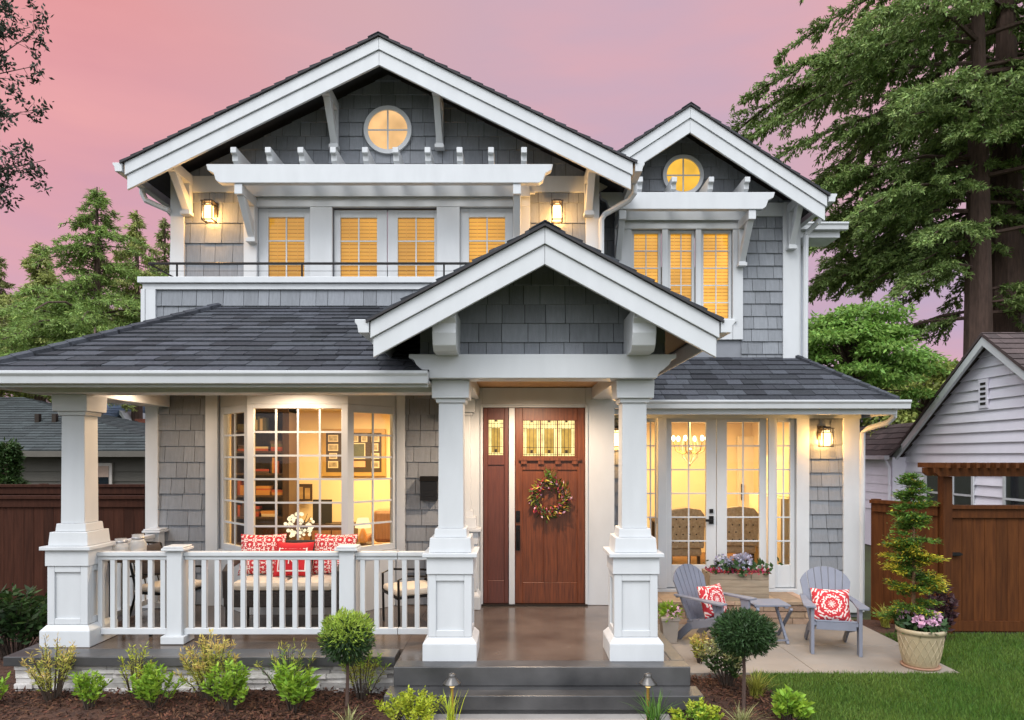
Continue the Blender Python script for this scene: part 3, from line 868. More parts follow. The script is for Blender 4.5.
# french doors and their sidelights
gz0, gz1 = Z(565, W3), Z(422, W3)
for (a, b, ga, gb, nm) in ((666.2, 716.6, 672, 706.5, 'french_door'), (717.2, 767.3, 727.5, 760, 'french_door')):
    o = sash(nm, X(a, W3), X(b, W3), fz0 + 0.004, fz1, X(ga, W3), X(gb, W3), gz0, gz1, W3 + 0.02, 2, 6)
    if a < 700:
        h = MB(); zx = X(711.5, W3)
        h.box(zx - 0.03, zx + 0.03, W3 + 0.0, W3 + 0.018, Z(524, W3), Z(516, W3)).box(zx - 0.025, zx + 0.025, W3 - 0.002, W3 + 0.018, Z(513, W3), Z(509, W3))
        h.box(zx - 0.09, zx + 0.02, W3 - 0.04, W3 - 0.02, Z(521.5, W3), Z(519, W3)).box(zx - 0.01, zx + 0.01, W3 - 0.02, W3, Z(521.5, W3), Z(519, W3))
        h.build('handle', M['black'], o)
sash('sidelight', X(774.2, W3), X(795.2, W3), fz0 + 0.004, fz1, X(777.5, W3), X(790.5, W3), gz0, gz1, W3 + 0.01, 2, 6)
sash('sidelight', X(643.8, W3), X(657, W3), fz0 + 0.004, fz1, X(646, W3), X(655.5, W3), gz0, gz1, W3 + 0.01, 2, 6)

# --- bay window
by0 = 8.10
B = [(bayx0, W1), (-3.10, by0), (-1.935, by0), (bayx1, W1)]
bz0, bz1 = 1.045, 2.79


def bayface(a, b, gz0_, gz1_, cols, rows, edge, label=None):
    A, Bp = Vector((a[0], a[1], 0)), Vector((b[0], b[1], 0))
    ln = (Bp - A).length; ux = (Bp - A).normalized(); nx = Vector((ux.y, -ux.x, 0))
    rot = Matrix(((ux.x, -nx.x, 0), (ux.y, -nx.y, 0), (0, 0, 1)))

    def place(mb): mb.v = [tuple(A + rot @ Vector(v)) for v in mb.v]; return mb
    f = MB()
    f.box(0, edge, 0, 0.06, bz0, bz1).box(ln - edge, ln, 0, 0.06, bz0, bz1)
    f.box(edge, ln - edge, 0.001, 0.06, bz0, gz0_).box(edge, ln - edge, 0.001, 0.06, gz1_, bz1)
    o = hp('bay_window', place(f), M['white'], label, bevel=0.004)
    q = MB(); q.add([(edge, 0.035, gz0_), (ln - edge, 0.035, gz0_), (ln - edge, 0.035, gz1_), (edge, 0.035, gz1_)], [(0, 1, 2, 3)])
    place(q).build('pane', M['glass'], o)
    place(bars(MB(), edge, ln - edge, gz0_, gz1_, 0.035, cols, rows, 0.022)).build('muntin', M['white'], o)


bayface(B[0], B[1], 1.12, 2.70, 2, 6, 0.085)
bayface(B[1], B[2], 1.10, 2.74, 4, 6, 0.075)
bayface(B[2], B[3], 1.12, 2.70, 2, 6, 0.085)
t = MB()
poly = [(B[0][0], W1 - 0.002), (B[1][0], by0 + 0.001), (B[2][0], by0 + 0.001), (B[3][0], W1 - 0.002)]
grow = lambda k: [(B[0][0] - k, W1 - 0.002), (B[1][0] - k * 0.6, by0 - k), (B[2][0] + k * 0.6, by0 - k), (B[3][0] + k, W1 - 0.002)]
t.prism(poly, 'z', bz1 + 0.002, 3.03).prism(poly, 'z', 0.352, bz0 - 0.06)
hp('bay_wall', t, M['white'])
t = MB(); t.prism(grow(0.05), 'z', bz0 - 0.058, bz0 - 0.002); hp('window_sill', t, M['white'], bevel=0.006)
t = MB()
bd(t, 207, 219, 388, 606, W1, 0.05); bd(t, 397, 405.5, 388, 606, W1, 0.05)
hp('window_trim', t, M['white'], bevel=0.004)

# --- front door, its sidelight and leaded lights
yd = W1 - 0.02


def panelled(name, x0, x1, z0, z1, stile, rails, mull, m, mp, label=None):
    """slab with proud stiles and rails; rails = [(za,zb)], mull = [(xa,xb,za,zb)]"""
    d = MB(); d.box(x0, x1, yd + 0.012, yd + 0.05, z0, z1)
    o = hp(name, d, mp, label)
    f = MB(); f.box(x0 + 0.002, x0 + stile, yd - 0.008, yd + 0.011, z0, z1).box(x1 - stile, x1 - 0.002, yd - 0.008, yd + 0.011, z0, z1)
    for za, zb_ in rails: f.box(x0 + stile, x1 - stile, yd - 0.0075, yd + 0.0112, za, zb_)
    for xa, xb, za, zb_ in mull: f.box(xa, xb, yd - 0.007, yd + 0.0114, za, zb_)
    f.build('door_frame', m, o).modifiers.new('bevel', 'BEVEL').width = 0.004
    return o


def leaded(parent, x0, x1, z0, z1, dark=True):
    q = MB(); q.add([(x0, yd + 0.004, z0), (x1, yd + 0.004, z0), (x1, yd + 0.004, z1), (x0, yd + 0.004, z1)], [(0, 1, 2, 3)])
    o = q.build('leaded_glass', M['art_glass'], parent)
    w_, h_ = x1 - x0, z1 - z0
    q = MB(); q.box(x0 + w_ * 0.2, x0 + w_ * 0.8, yd + 0.0005, yd + 0.003, z0 + h_ * 0.07, z0 + h_ * 0.77); q.build('amber_panel', M['art_dark'], o)
    q = MB()
    for fx in (0.08, 0.2, 0.38, 0.62, 0.8, 0.92): q.box(x0 + w_ * fx - 0.0025, x0 + w_ * fx + 0.0025, yd - 0.003, yd + 0.0002, z0, z1)
    for fz in (0.04, 0.24, 0.78, 0.9): q.box(x0, x1, yd - 0.0034, yd + 0.0001, z0 + h_ * fz - 0.0025, z0 + h_ * fz + 0.0025)
    q.box(x0 + w_ * 0.42, x0 + w_ * 0.58, yd - 0.004, yd, z0 + h_ * 0.95, z1).box(x0 + w_ * 0.42, x0 + w_ * 0.58, yd - 0.004, yd, z0 + h_ * 0.08, z0 + h_ * 0.17)
    q.build('lead_came', M['bronze'], o)


zz = lambda y: Z(y, W1)
xx = lambda x: X(x, W1)
dr = panelled('front_door', xx(515), xx(584.8), DZ0 + 0.02, DZ1, 0.095,
              [(DZ0 + 0.02, zz(582)), (zz(470), zz(456)), (zz(420.8), DZ1)],
              [(xx(543.5), xx(557), zz(582), zz(470)), (xx(539.8), xx(541.2), zz(456), zz(420.8)), (xx(556.8), xx(558.2), zz(456), zz(420.8))], M['door'], M['door'])
for a, b in ((523.4, 539.8), (541.2, 556.8), (558.2, 574.3)): leaded(dr, xx(a), xx(b), zz(456), zz(420.8))
s_ = MB(); s_.box(xx(519), xx(580), yd - 0.05, yd - 0.009, zz(460.5), zz(458))
for k in range(4):
    c = xx(524 + k * 16.8); s_.box(c - 0.035, c + 0.035, yd - 0.042, yd - 0.009, zz(464), zz(460.7))
s_.build('dentil_shelf', M['door'], dr)
h = MB(); hx = xx(518); h.box(hx - 0.027, hx + 0.027, yd - 0.02, yd - 0.009, zz(522), zz(510.5)); h.box(hx - 0.027, hx + 0.027, yd - 0.018, yd - 0.009, zz(550), zz(525))
h.tube([(hx, yd - 0.015, zz(529)), (hx, yd - 0.06, zz(531)), (hx, yd - 0.065, zz(540)), (hx, yd - 0.05, zz(547)), (hx, yd - 0.015, zz(548))], 0.011, 6)
h.tube([(hx, yd - 0.05, zz(516.5)), (hx, yd - 0.018, zz(516.5))], 0.02, 8)
h.build('handle', M['black'], dr)
sl_ = panelled('door_sidelight', xx(483.3), xx(508.8), DZ0 + 0.02, DZ1, 0.055, [(DZ0 + 0.02, zz(580)), (zz(465), zz(455)), (zz(420), DZ1)], [], M['door_dark'], M['door_dark'])
leaded(sl_, xx(488.8), xx(503), zz(455), zz(420))
t = MB(); t.box(xx(481), xx(587), yd - 0.08, yd + 0.03, DZ0 - 0.0, DZ0 + 0.018); hp('threshold', t, M['bronze'])

# --- porch floor, steps, stone facing
t = MB(); t.box(-4.40, -1.062, 6.682, W1 + 0.002, 0.24, 0.349).box(-1.058, 1.40, 6.302, W1 + 0.001, 0.24, 0.350)
hp('porch_floor', t, M['concrete'])
t = MB(); t.box(-4.69, -1.10, 6.41, 6.68, 0.262, 0.352).box(-4.69, -4.402, 6.682, W1, 0.262, 0.352)
t.box(-1.06, 1.53, 6.10, 6.30, 0.185, 0.353).box(1.402, 1.53, 6.302, W1, 0.185, 0.353)
hp('porch_edging', t, M['slab_edge'], bevel=0.008)
t = MB(); t.box(-1.03, 1.50, 6.12, W1, -0.05, 0.184).box(-4.60, -1.031, 6.56, W1, -0.05, 0.2615)
hp('porch_foundation', t, M['slab_edge'])
t = MB(); t.box(-1.10, 1.585, 5.86, 6.118, 0.06, 0.183); t.box(-1.07, 1.56, 5.89, 6.117, -0.05, 0.059)
hp('step', t, M['slab_edge'], bevel=0.008)
st = MB(); r_ = random.Random(5)
z = -0.03
while z < 0.257:
    hgt = r_.uniform(0.028, 0.052); hgt = min(hgt, 0.2615 - z)
    x = -4.62 + r_.uniform(-0.1, 0)
    while x < -1.05:
        ln = r_.uniform(0.12, 0.42); a, b = max(x, -4.62), min(x + ln, -1.04)
        if b - a > 0.02: st.box(a + 0.001, b - 0.001, 6.47 + r_.uniform(-0.022, 0.018), 6.559, z + 0.001, z + hgt - 0.001)
        x += ln
    y = 6.56
    while y < W1:
        ln = r_.uniform(0.12, 0.4); st.box(-4.64 + r_.uniform(-0.02, 0.02), -4.601, y + 0.001, min(y + ln, W1), z + 0.001, z + hgt - 0.001); y += ln
    z += hgt
hp('stone_facing', st, M['stone'], bevel=0.004)
st = MB(); z = 0.04; k = 0
while z < 0.29:
    x = 1.60
    while x < 3.78:
        ln = r_.choice((0.19, 0.30, 0.42)); b = min(x + ln, 3.78)
        st.box(x + 0.004, b - 0.004, 8.90 + r_.uniform(-0.008, 0.008), 8.99, z + 0.004, z + 0.08); x += ln
    z += 0.085; k += 1
st.box(1.601, 3.779, 8.99, W3 - 0.06, 0.0, 0.29)
x = 1.59
while x < 3.79:
    b = min(x + 0.3, 3.79); st.box(x + 0.003, b - 0.003, 8.88, W3 - 0.058, 0.296, 0.335); x += 0.3
hp('brick_step', st, M['brick'], bevel=0.006)


# --- columns
def column(cx_, cy, top, zb_=0.352):
    def sq(mb, w0, z0, w1, z1):
        a, b = w0 / 2, w1 / 2
        return mb.add([(cx_ - a, cy - a, z0), (cx_ + a, cy - a, z0), (cx_ + a, cy + a, z0), (cx_ - a, cy + a, z0), (cx_ - b, cy - b, z1), (cx_ + b, cy - b, z1), (cx_ + b, cy + b, z1), (cx_ - b, cy + b, z1)],
                      [(0, 3, 2, 1), (4, 5, 6, 7), (0, 1, 5, 4), (1, 2, 6, 5), (2, 3, 7, 6), (3, 0, 4, 7)])
    s = MB(); sq(s, 0.232, zb_ + 1.18, 0.222, top - 0.205)
    o = hp('column', s, M['white'], bevel=0.005)
    p_ = MB(); sq(p_, 0.485, zb_, 0.485, zb_ + 0.155); sq(p_, 0.485, zb_ + 0.156, 0.40, zb_ + 0.205)
    sq(p_, 0.346, zb_ + 0.206, 0.346, zb_ + 0.774); sq(p_, 0.42, zb_ + 0.775, 0.42, zb_ + 0.929); sq(p_, 0.49, zb_ + 0.93, 0.49, zb_ + 0.966)
    sq(p_, 0.385, zb_ + 0.967, 0.365, zb_ + 1.10); sq(p_, 0.30, zb_ + 1.101, 0.285, zb_ + 1.179)
    h_ = 0.196; i = 0.174; sw = 0.070
    za, zb2 = zb_ + 0.207, zb_ + 0.773
    for sx, sy in ((0, -1), (1, 0), (-1, 0), (0, 1)):
        def fb(u0, u1, z0, z1, e=0.0):
            if sy: p_.box(cx_ + u0, cx_ + u1, cy + sy * i, cy + sy * (h_ - e), z0, z1)
            else: p_.box(cx_ + sx * i, cx_ + sx * (h_ - e), cy + u0, cy + u1, z0, z1)
        u = h_ if sy else i - 0.002
        fb(-u, -u + sw, za, zb2); fb(u - sw, u, za, zb2); fb(-u + sw, u - sw, za, za + 0.06, 0.001); fb(-u + sw, u - sw, zb2 - 0.06, zb2, 0.001)
    p_.build('pedestal', M['white'], o).modifiers.new('bevel', 'BEVEL').width = 0.004
    c = MB(); sq(c, 0.265, top - 0.204, 0.275, top - 0.165); sq(c, 0.335, top - 0.164, 0.345, top - 0.001)
    c.build('capital', M['white'], o).modifiers.new('bevel', 'BEVEL').width = 0.004


column(-0.585, 6.50, 2.88); column(1.09, 6.50, 2.88); column(-4.325, 6.96, 2.79)
column(-0.655, 8.59, 2.88)

# --- railings
def railing(runs, posts, along):
    """runs: list of ((x,y),(x,y)); posts: (x,y)"""
    f = MB()
    for (ax, ay), (bx, by) in runs:
        if along == 'x':
            f.box(ax, bx, ay - 0.045, ay + 0.045, 1.205, 1.245).box(ax, bx, ay - 0.025, ay + 0.025, 1.165, 1.204).box(ax, bx, ay - 0.03, ay + 0.03, 0.43, 0.49)
        else:
            f.box(ax - 0.045, ax + 0.045, ay, by, 1.205, 1.245).box(ax - 0.025, ax + 0.025, ay, by, 1.165, 1.204).box(ax - 0.03, ax + 0.03, ay, by, 0.43, 0.49)
    o = hp('railing', f, M['white'], bevel=0.005)
    for (ax, ay), (bx, by) in runs:
        L_ = math.hypot(bx - ax, by - ay); n = max(2, round(L_ / 0.126))
        for k in range(n):
            q = (k + 0.5) / n; x, y = ax + (bx - ax) * q, ay + (by - ay) * q
            MB().box(x - 0.0225, x + 0.0225, y - 0.02, y + 0.022, 0.491, 1.164).build('baluster', M['white'], o)
    for x, y in posts:
        q = MB(); q.box(x - 0.074, x + 0.074, y - 0.074, y + 0.074, 0.353, 1.26).box(x - 0.112, x + 0.112, y - 0.112, y + 0.112, 1.261, 1.287).box(x - 0.10, x + 0.10, y - 0.10, y + 0.10, 1.288, 1.305)
        q.box(x - 0.115, x + 0.115, y - 0.115, y + 0.115, 0.354, 0.43)
        b_ = q.build('post', M['white'], o); b_.modifiers.new('bevel', 'BEVEL').width = 0.005


railing([((-4.16, 6.93), (-3.416, 6.93)), ((-3.264, 6.93), (-1.726, 6.93)), ((-1.574, 6.93), (-1.16, 6.93)), ((-1.155, 6.93), (-0.78, 6.93))], [(-3.34, 6.93), (-1.65, 6.93)], 'x')
railing([((-4.38, 7.2), (-4.38, 8.44))], [(-4.38, 8.53)], 'y')
r_ = MB(); yb_ = 8.60
r_.tube([(-4.5, yb_, Z(263.5, 8.6)), (0.2, yb_, Z(263.5, 8.6))], 0.016, 6)
r_.tube([(-4.5, yb_, Z(263.5, 8.6)), (-4.48, 9.33, 4.53)], 0.012, 6)
for px in (177, 302, 444): r_.tube([(X(px, 8.6), yb_ + 0.0, Z(263.5, 8.6)), (X(px, 8.6), yb_, 4.388)], 0.012, 6)
r_.tube([(-4.5, yb_, Z(271, 8.6)), (0.2, yb_, Z(271, 8.6))], 0.003, 4)
hp('balcony_rail', r_, M['black'])

# --- beams and ceilings of the porch
t = MB(); t.box(-4.66, -0.76, 6.62, 6.92, 2.79, 3.03).box(-4.50, -4.24, 6.921, W1 - 0.05, 2.79, 3.03)
hp('porch_beam', t, M['white'], bevel=0.005)
prof = [(-0.94, 3.094), (-0.94, 3.06), (-0.90, 3.045), (-0.875, 3.00), (-0.83, 2.96), (-0.79, 2.935), (-0.765, 2.882), (1.255, 2.882), (1.28, 2.935), (1.32, 2.96), (1.365, 3.00), (1.39, 3.045), (1.43, 3.06), (1.43, 3.094)]
t = MB(); t.prism(prof, 'y', 6.20, 6.50)
hp('entry_beam', t, M['white'], bevel=0.005)
t = MB(); t.box(-0.735, -0.435, 6.51, W1 - 0.04, 2.884, 3.03).box(0.94, 1.24, 6.51, W1 - 0.04, 2.884, 3.03)
hp('entry_beam', t, M['white'], bevel=0.005)
t = MB()
x = -4.5
while x < 1.2:
    t.box(x, min(x + 0.118, 1.2), 6.64, W1 - 0.004, 3.035, 3.05); x += 0.12
hp('porch_ceiling', t, M['cedar'])
t = MB(); t.box(-4.8, -0.76, 6.20, 6.619, 2.845, 2.86); t.box(1.215, 4.87, 9.021, W3 - 0.002, 2.80, 2.815)
hp('soffit', t, M['white'])

# --- roofs
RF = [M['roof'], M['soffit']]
EZ = 2.93
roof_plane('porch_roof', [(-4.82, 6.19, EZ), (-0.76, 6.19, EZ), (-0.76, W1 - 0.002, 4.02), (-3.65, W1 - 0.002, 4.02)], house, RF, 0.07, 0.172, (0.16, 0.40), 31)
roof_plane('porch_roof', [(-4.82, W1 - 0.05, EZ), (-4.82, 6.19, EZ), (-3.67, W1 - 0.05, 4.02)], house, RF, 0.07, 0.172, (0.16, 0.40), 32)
hipc = MB()
for k in range(16):
    a, b = k / 16, (k + 1.15) / 16
    p0 = Vector((-4.82, 6.19, EZ)).lerp(Vector((-3.65, W1, 4.02)), a); p1 = Vector((-4.82, 6.19, EZ)).lerp(Vector((-3.65, W1, 4.02)), min(b, 1))
    hipc.tube([p0 + Vector((0, 0, 0.028)), p1 + Vector((0, 0, 0.018))], 0.045, 6)
hp('hip_cap', hipc, M['roof'])
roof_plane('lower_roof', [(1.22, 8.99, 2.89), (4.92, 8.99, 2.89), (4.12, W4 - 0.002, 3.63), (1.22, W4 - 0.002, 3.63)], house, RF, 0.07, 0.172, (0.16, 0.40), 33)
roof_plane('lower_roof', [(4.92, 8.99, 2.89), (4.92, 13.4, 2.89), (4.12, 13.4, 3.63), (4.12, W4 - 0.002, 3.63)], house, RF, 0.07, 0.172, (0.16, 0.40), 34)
hipc = MB()
for k in range(12):
    p0 = Vector((4.92, 8.99, 2.89)).lerp(Vector((4.12, W4, 3.63)), k / 12); p1 = Vector((4.92, 8.99, 2.89)).lerp(Vector((4.12, W4, 3.63)), min(1, (k + 1.15) / 12))
    hipc.tube([p0 + Vector((0, 0, 0.026)), p1 + Vector((0, 0, 0.016))], 0.04, 6)
hp('hip_cap', hipc, M['roof'])


def gable_roof(rx, rz, s, half, y0, y1, seed, thick, left=True, right=True, lhalf=None):
    for sg, on in ((-1, left), (1, right)):
        hf = (lhalf if (sg < 0 and lhalf) else half)
        if sg < 0: pts = [(rx - hf, y1, rz - s * hf), (rx - hf, y0, rz - s * hf), (rx, y0, rz), (rx, y1, rz)]
        else: pts = [(rx + hf, y0, rz - s * hf), (rx + hf, y1, rz - s * hf), (rx, y1, rz), (rx, y0, rz)]
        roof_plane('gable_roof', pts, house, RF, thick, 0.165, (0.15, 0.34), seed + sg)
    rc = MB(); y = y0 - 0.01
    while y < y1:
        rc.prism([(rx - 0.13, rz - s * 0.13 + 0.016), (rx, rz + 0.016), (rx + 0.13, rz - s * 0.13 + 0.016), (rx + 0.13, rz - s * 0.13 + 0.024), (rx, rz + 0.024), (rx - 0.13, rz - s * 0.13 + 0.024)], 'y', y, min(y + 0.2, y1)); y += 0.205
    hp('ridge_cap', rc, M['roof'])


def rake(rx, rz, s, half, y, h1, h2, lhalf=None):
    """two stacked boards following the slope on each side"""
    for sg in (-1, 1):
        hf = lhalf if (sg < 0 and lhalf) else half
        t_ = MB()
        za, zb_ = rz - 0.012, rz - s * hf - 0.012
        xa, xb = rx + sg * 0.001, rx + sg * hf
        t_.prism([(xa, za), (xb, zb_), (xb, zb_ - h1), (xa, za - h1)], 'y', y, y + 0.06)
        t_.prism([(xa, za - h1 - 0.004), (xb - sg * 0.02, zb_ - h1 - 0.004 + s * 0.02), (xb - sg * 0.02, zb_ - h1 - h2 + s * 0.02), (xa, za - h1 - h2)], 'y', y + 0.022, y + 0.06)
        hp('rake_board', t_, M['white'], bevel=0.004)


gable_roof(RX, RZ, RS, 3.22, 8.70, 13.5, 41, 0.018)
rake(RX, RZ - 0.010, RS, 3.17, 8.73, 0.155, 0.185)
gable_roof(2.44, 7.07, 0.653, 1.93, 9.70, 13.5, 51, 0.018, lhalf=1.46)
rake(2.44, 7.06, 0.653, 1.90, 9.73, 0.155, 0.20, lhalf=1.50)
gable_roof(ERX, ERZ, ERS, 1.46, 5.70, 9.0, 61, 0.018)
rake(ERX, ERZ - 0.010, ERS, 1.43, 5.73, 0.135, 0.165)
roof_plane('rear_roof', [(4.3, 10.95, 5.80), (5.10, 10.95, 5.80), (4.8, 13.5, 6.6), (4.3, 13.5, 6.6)], house, RF, 0.06, 0.165, (0.15, 0.34), 71)


# --- gutters and downspouts
def gprof(s): return [(0, 0), (0, 0.11), (s * 0.115, 0.11), (s * 0.115, 0.085), (s * 0.095, 0.06), (s * 0.085, 0.0)]


def gutter_x(x0, x1, y, z):
    mb = MB(); mb.prism([(y + a, z + b) for a, b in gprof(-1)], 'x', x0, x1); return mb


def gutter_y(x, sg, y0, y1, z):
    mb = MB(); mb.prism([(x + a, z + b) for a, b in gprof(sg)], 'y', y0, y1); return mb


hp('gutter', gutter_x(-4.94, -0.76, 6.19, EZ - 0.105), M['white'], bevel=0.004)
hp('gutter', gutter_x(1.2, 5.03, 8.98, 2.79), M['white'], bevel=0.004)
hp('gutter', gutter_y(-4.83, -1, 6.192, W1, EZ - 0.105), M['white'], bevel=0.004)
hp('gutter', gutter_y(4.93, 1, 8.99, 13.4, 2.79), M['white'], bevel=0.004)
hp('gutter', gutter_y(RX - 3.20, -1, 8.72, 13.4, 5.735), M['white'], bevel=0.004)
hp('gutter', gutter_y(RX + 3.20, 1, 8.72, 13.4, 5.735), M['white'], bevel=0.004)
hp('gutter', gutter_y(2.44 + 1.92, 1, 9.72, 13.4, 5.72), M['white'], bevel=0.004)
hp('gutter', gutter_y(ERX - 1.44, -1, 5.72, 8.5, 3.20), M['white'], bevel=0.004)
hp('gutter', gutter_y(ERX + 1.44, 1, 5.72, 8.9, 3.20), M['white'], bevel=0.004)
hp('gutter', gutter_x(4.25, 5.17, 10.94, 5.70), M['white'], bevel=0.004)
t = MB(); t.box(-4.82, -0.77, 6.192, 6.22, 2.80, 2.90); t.box(1.2, 4.90, 8.985, 9.02, 2.72, 2.87); t.box(4.875, 4.905, 9.021, 13.4, 2.72, 2.87)
t.box(4.25, 5.08, 10.945, 10.98, 5.60, 5.78); t.box(4.3, 5.07, 10.981, 11.43, 5.60, 5.62)
t.box(1.655, 1.675, 5.80, 8.9, 3.12, 3.26); t.box(-1.185, -1.165, 5.80, 8.5, 3.12, 3.26)
hp('fascia', t, M['white'], bevel=0.004)
t = MB(); t.box(1.2, 4.72, W3 - 0.06, W3 - 0.046, 2.70, 2.80); hp('frieze_board', t, M['white'])


def spout(pts, r=0.038):
    mb = MB(); mb.tube(pts, r, 8); hp('downspout', mb, M['white'], smooth=False)


spout([(1.56, 9.15, 5.75), (1.56, 9.15, 5.62), (1.50, 9.2, 5.55), (1.19, 9.31, 5.40), (1.15, 9.32, 5.33), (1.15, 9.32, 4.3)])
spout([(-4.95, 9.3, 5.74), (-4.95, 9.3, 5.68), (-4.9, 9.3, 5.58), (-4.62, 9.32, 5.46), (-4.60, 9.45, 5.40), (-4.66, 9.5, 4.3)])
spout([(4.98, 9.2, 2.79), (4.98, 9.2, 2.70), (4.93, 9.25, 2.63), (4.78, 9.48, 2.56), (4.74, 9.55, 2.50), (4.738, 9.57, 0.06)])
spout([(4.42, 10.1, 5.74), (4.42, 10.1, 5.62), (4.36, 10.1, 5.55), (4.27, 10.2, 5.45), (4.245, 10.22, 5.40), (4.245, 10.24, 3.6)])


# --- knee braces, lookout ends, pergola hoods
def brace(x, yw, zt, out_, drop, w=0.10):
    y0 = yw - out_
    mb = MB()
    mb.box(x - w / 2, x + w / 2, y0, yw - 0.046, zt - 0.13, zt)                     # arm
    mb.box(x - w / 2 + 0.001, x + w / 2 - 0.001, yw - 0.135, yw - 0.046, zt - drop, zt - 0.131)
    mb.prism([(y0 + 0.06, zt - 0.131), (y0 + 0.19, zt - 0.131), (yw - 0.136, zt - drop + 0.20), (yw - 0.136, zt - drop + 0.02)], 'x', x - w / 2 + 0.008, x + w / 2 - 0.008)
    mb.box(x - w / 2 - 0.012, x + w / 2 + 0.012, yw - 0.16, yw - 0.046, zt - drop - 0.05, zt - drop - 0.001)
    hp('knee_brace', mb, M['white'], bevel=0.005)


zr = lambda x: RZ - 0.17 - RS * abs(x - RX)
brace(-4.36, W2, zr(-4.36) - 0.02, 0.56, 0.50, 0.11); brace(0.98, W2, zr(0.98) - 0.02, 0.56, 0.50, 0.11)
brace(-2.40, W2, zr(-2.40) - 0.03, 0.56, 0.58, 0.10); brace(-1.00, W2, zr(-1.00) - 0.03, 0.56, 0.58, 0.10)
brace(4.03, W4, 7.07 - 0.17 - 0.653 * 1.59, 0.50, 0.62, 0.10)


def hood(D, yb_, xa, xb, ztop, hgt, tails, bx, bdrop):
    c = 0.17
    pf = [(xa, ztop), (xa + 0.02, ztop - hgt * 0.32), (xa + c * 0.55, ztop - hgt * 0.48), (xa + c * 0.72, ztop - hgt * 0.86), (xa + c, ztop - hgt),
          (xb - c, ztop - hgt), (xb - c * 0.72, ztop - hgt * 0.86), (xb - c * 0.55, ztop - hgt * 0.48), (xb - 0.02, ztop - hgt * 0.32), (xb, ztop)]
    mb = MB(); mb.prism(pf, 'y', yb_, yb_ + 0.10); hp('hood_beam', mb, M['white'], bevel=0.005)
    mb = MB(); mb.box(xa + 0.28, xb - 0.28, D - 0.10, D - 0.076, ztop - hgt * 0.96, ztop - 0.004); hp('hood_ledger', mb, M['white'])
    for x in tails:
        y0 = yb_ - 0.03; h_ = 0.20
        q = MB(); q.prism([(y0, ztop + 0.002 + h_), (y0, ztop + h_ * 0.66), (y0 + 0.055, ztop + h_ * 0.60), (y0 + 0.06, ztop + h_ * 0.25), (y0 + 0.11, ztop + h_ * 0.15), (y0 + 0.12, ztop + 0.001), (D - 0.022, ztop + 0.001), (D - 0.022, ztop + h_)], 'x', x - 0.036, x + 0.036)
        hp('rafter_tail', q, M['white'], bevel=0.004)
    for x in bx:
        brace(x, D, ztop - hgt - 0.002, D - yb_ - 0.02, bdrop, 0.10)


tails = [X(px, 8.8) for px in (233.5, 268, 300.5, 333, 365, 395.5, 427.5, 459.5, 491, 524)]
hood(W2, 8.82, X(206, 8.82), X(553, 8.82), Z(164, 8.82), 0.235, tails, (X(240, 8.9), X(517, 8.9)), 0.56)
hood(W4, 9.72, 1.18, X(775, 9.72), Z(192, 9.72), 0.235, [X(px, 9.72) for px in (640, 674, 711, 747)], (X(622, 9.8), X(751, 9.8)), 0.62)
# beam ends carrying the entry gable
for x in (-0.595, 1.085):
    zt = 3.425
    mb = MB(); mb.prism([(5.82, zt), (5.82, zt - 0.085), (5.86, zt - 0.12), (5.86, zt - 0.20), (5.90, zt - 0.30), (5.96, zt - 0.345), (6.35, zt - 0.345), (6.35, zt)], 'x', x - 0.10, x + 0.10)
    hp('beam_end', mb, M['white'], bevel=0.006)
# ================================================================== ROOMS BEHIND THE GLASS (part of the house)
def room(x0, x1, y0, y1, z0, z1, wallm, floorm):
    a = 0.03
    w_ = MB(); w_.box(x0, x1, y1, y1 + a, z0, z1).box(x0 - a, x0, y0, y1 + a, z0, z1).box(x1, x1 + a, y0, y1 + a, z0, z1)
    hp('room_wall', w_, wallm)
    w_ = MB(); w_.box(x0 - a, x1 + a, y0, y1 + a, z1 + 0.001, z1 + a); hp('room_ceiling', w_, M['ceil_in'])
    w_ = MB(); w_.box(x0 - a, x1 + a, y0, y1 + a, z0 - a, z0 - 0.001); hp('room_floor', w_, floorm)


room(-4.36, -0.75, W1 + 0.165, 12.4, 0.352, 2.98, M['plaster'], M['mwood'])
room(1.25, 4.50, W3 + 0.165, 13.3, 0.352, 2.80, M['plaster_d'], M['mwood'])
lamp('room_light', (-2.3, 10.6, 2.9), 185, (1.0, 0.70, 0.33), typ='AREA', size=(1.6, 1.6))
lamp('room_light', (-2.55, 9.1, 2.74), 18, (1.0, 0.70, 0.36), radius=0.06)
lamp('room_light', (2.9, 11.6, 2.74), 110, (1.0, 0.72, 0.37), typ='AREA', size=(1.6, 1.6))

# bookcase
bk = thing('bookcase', (-3.72, 10.9, 0.352), 'tall dark bookcase of books inside the bay window', 'bookcase')
f = MB(); x0, x1, y0, y1 = -4.34, -3.47, 10.75, 11.15
f.box(x0, x0 + 0.04, y0, y1, 0.36, 2.93).box(x1 - 0.10, x1, y0, y1, 0.36, 2.93).box(x0, x1, y1 - 0.02, y1, 0.36, 2.93).box(x0, x1, y0 - 0.02, y1, 2.86, 2.95)
shz = [0.45, 0.85, 1.25, 1.58, 1.92, 2.26, 2.58]
for z in shz: f.box(x0 + 0.04, x1 - 0.10, y0 + 0.01, y1 - 0.02, z - 0.03, z)
f.build('frame', M['dwood'], bk)
bm_ = [mat("book_cover_%d" % i, c, 0.7, var=0.1) for i, c in enumerate([(0.35, 0.08, 0.03), (0.45, 0.22, 0.06), (0.10, 0.10, 0.06), (0.55, 0.45, 0.30), (0.08, 0.05, 0.04), (0.30, 0.05, 0.04)])]
rb = random.Random(9)
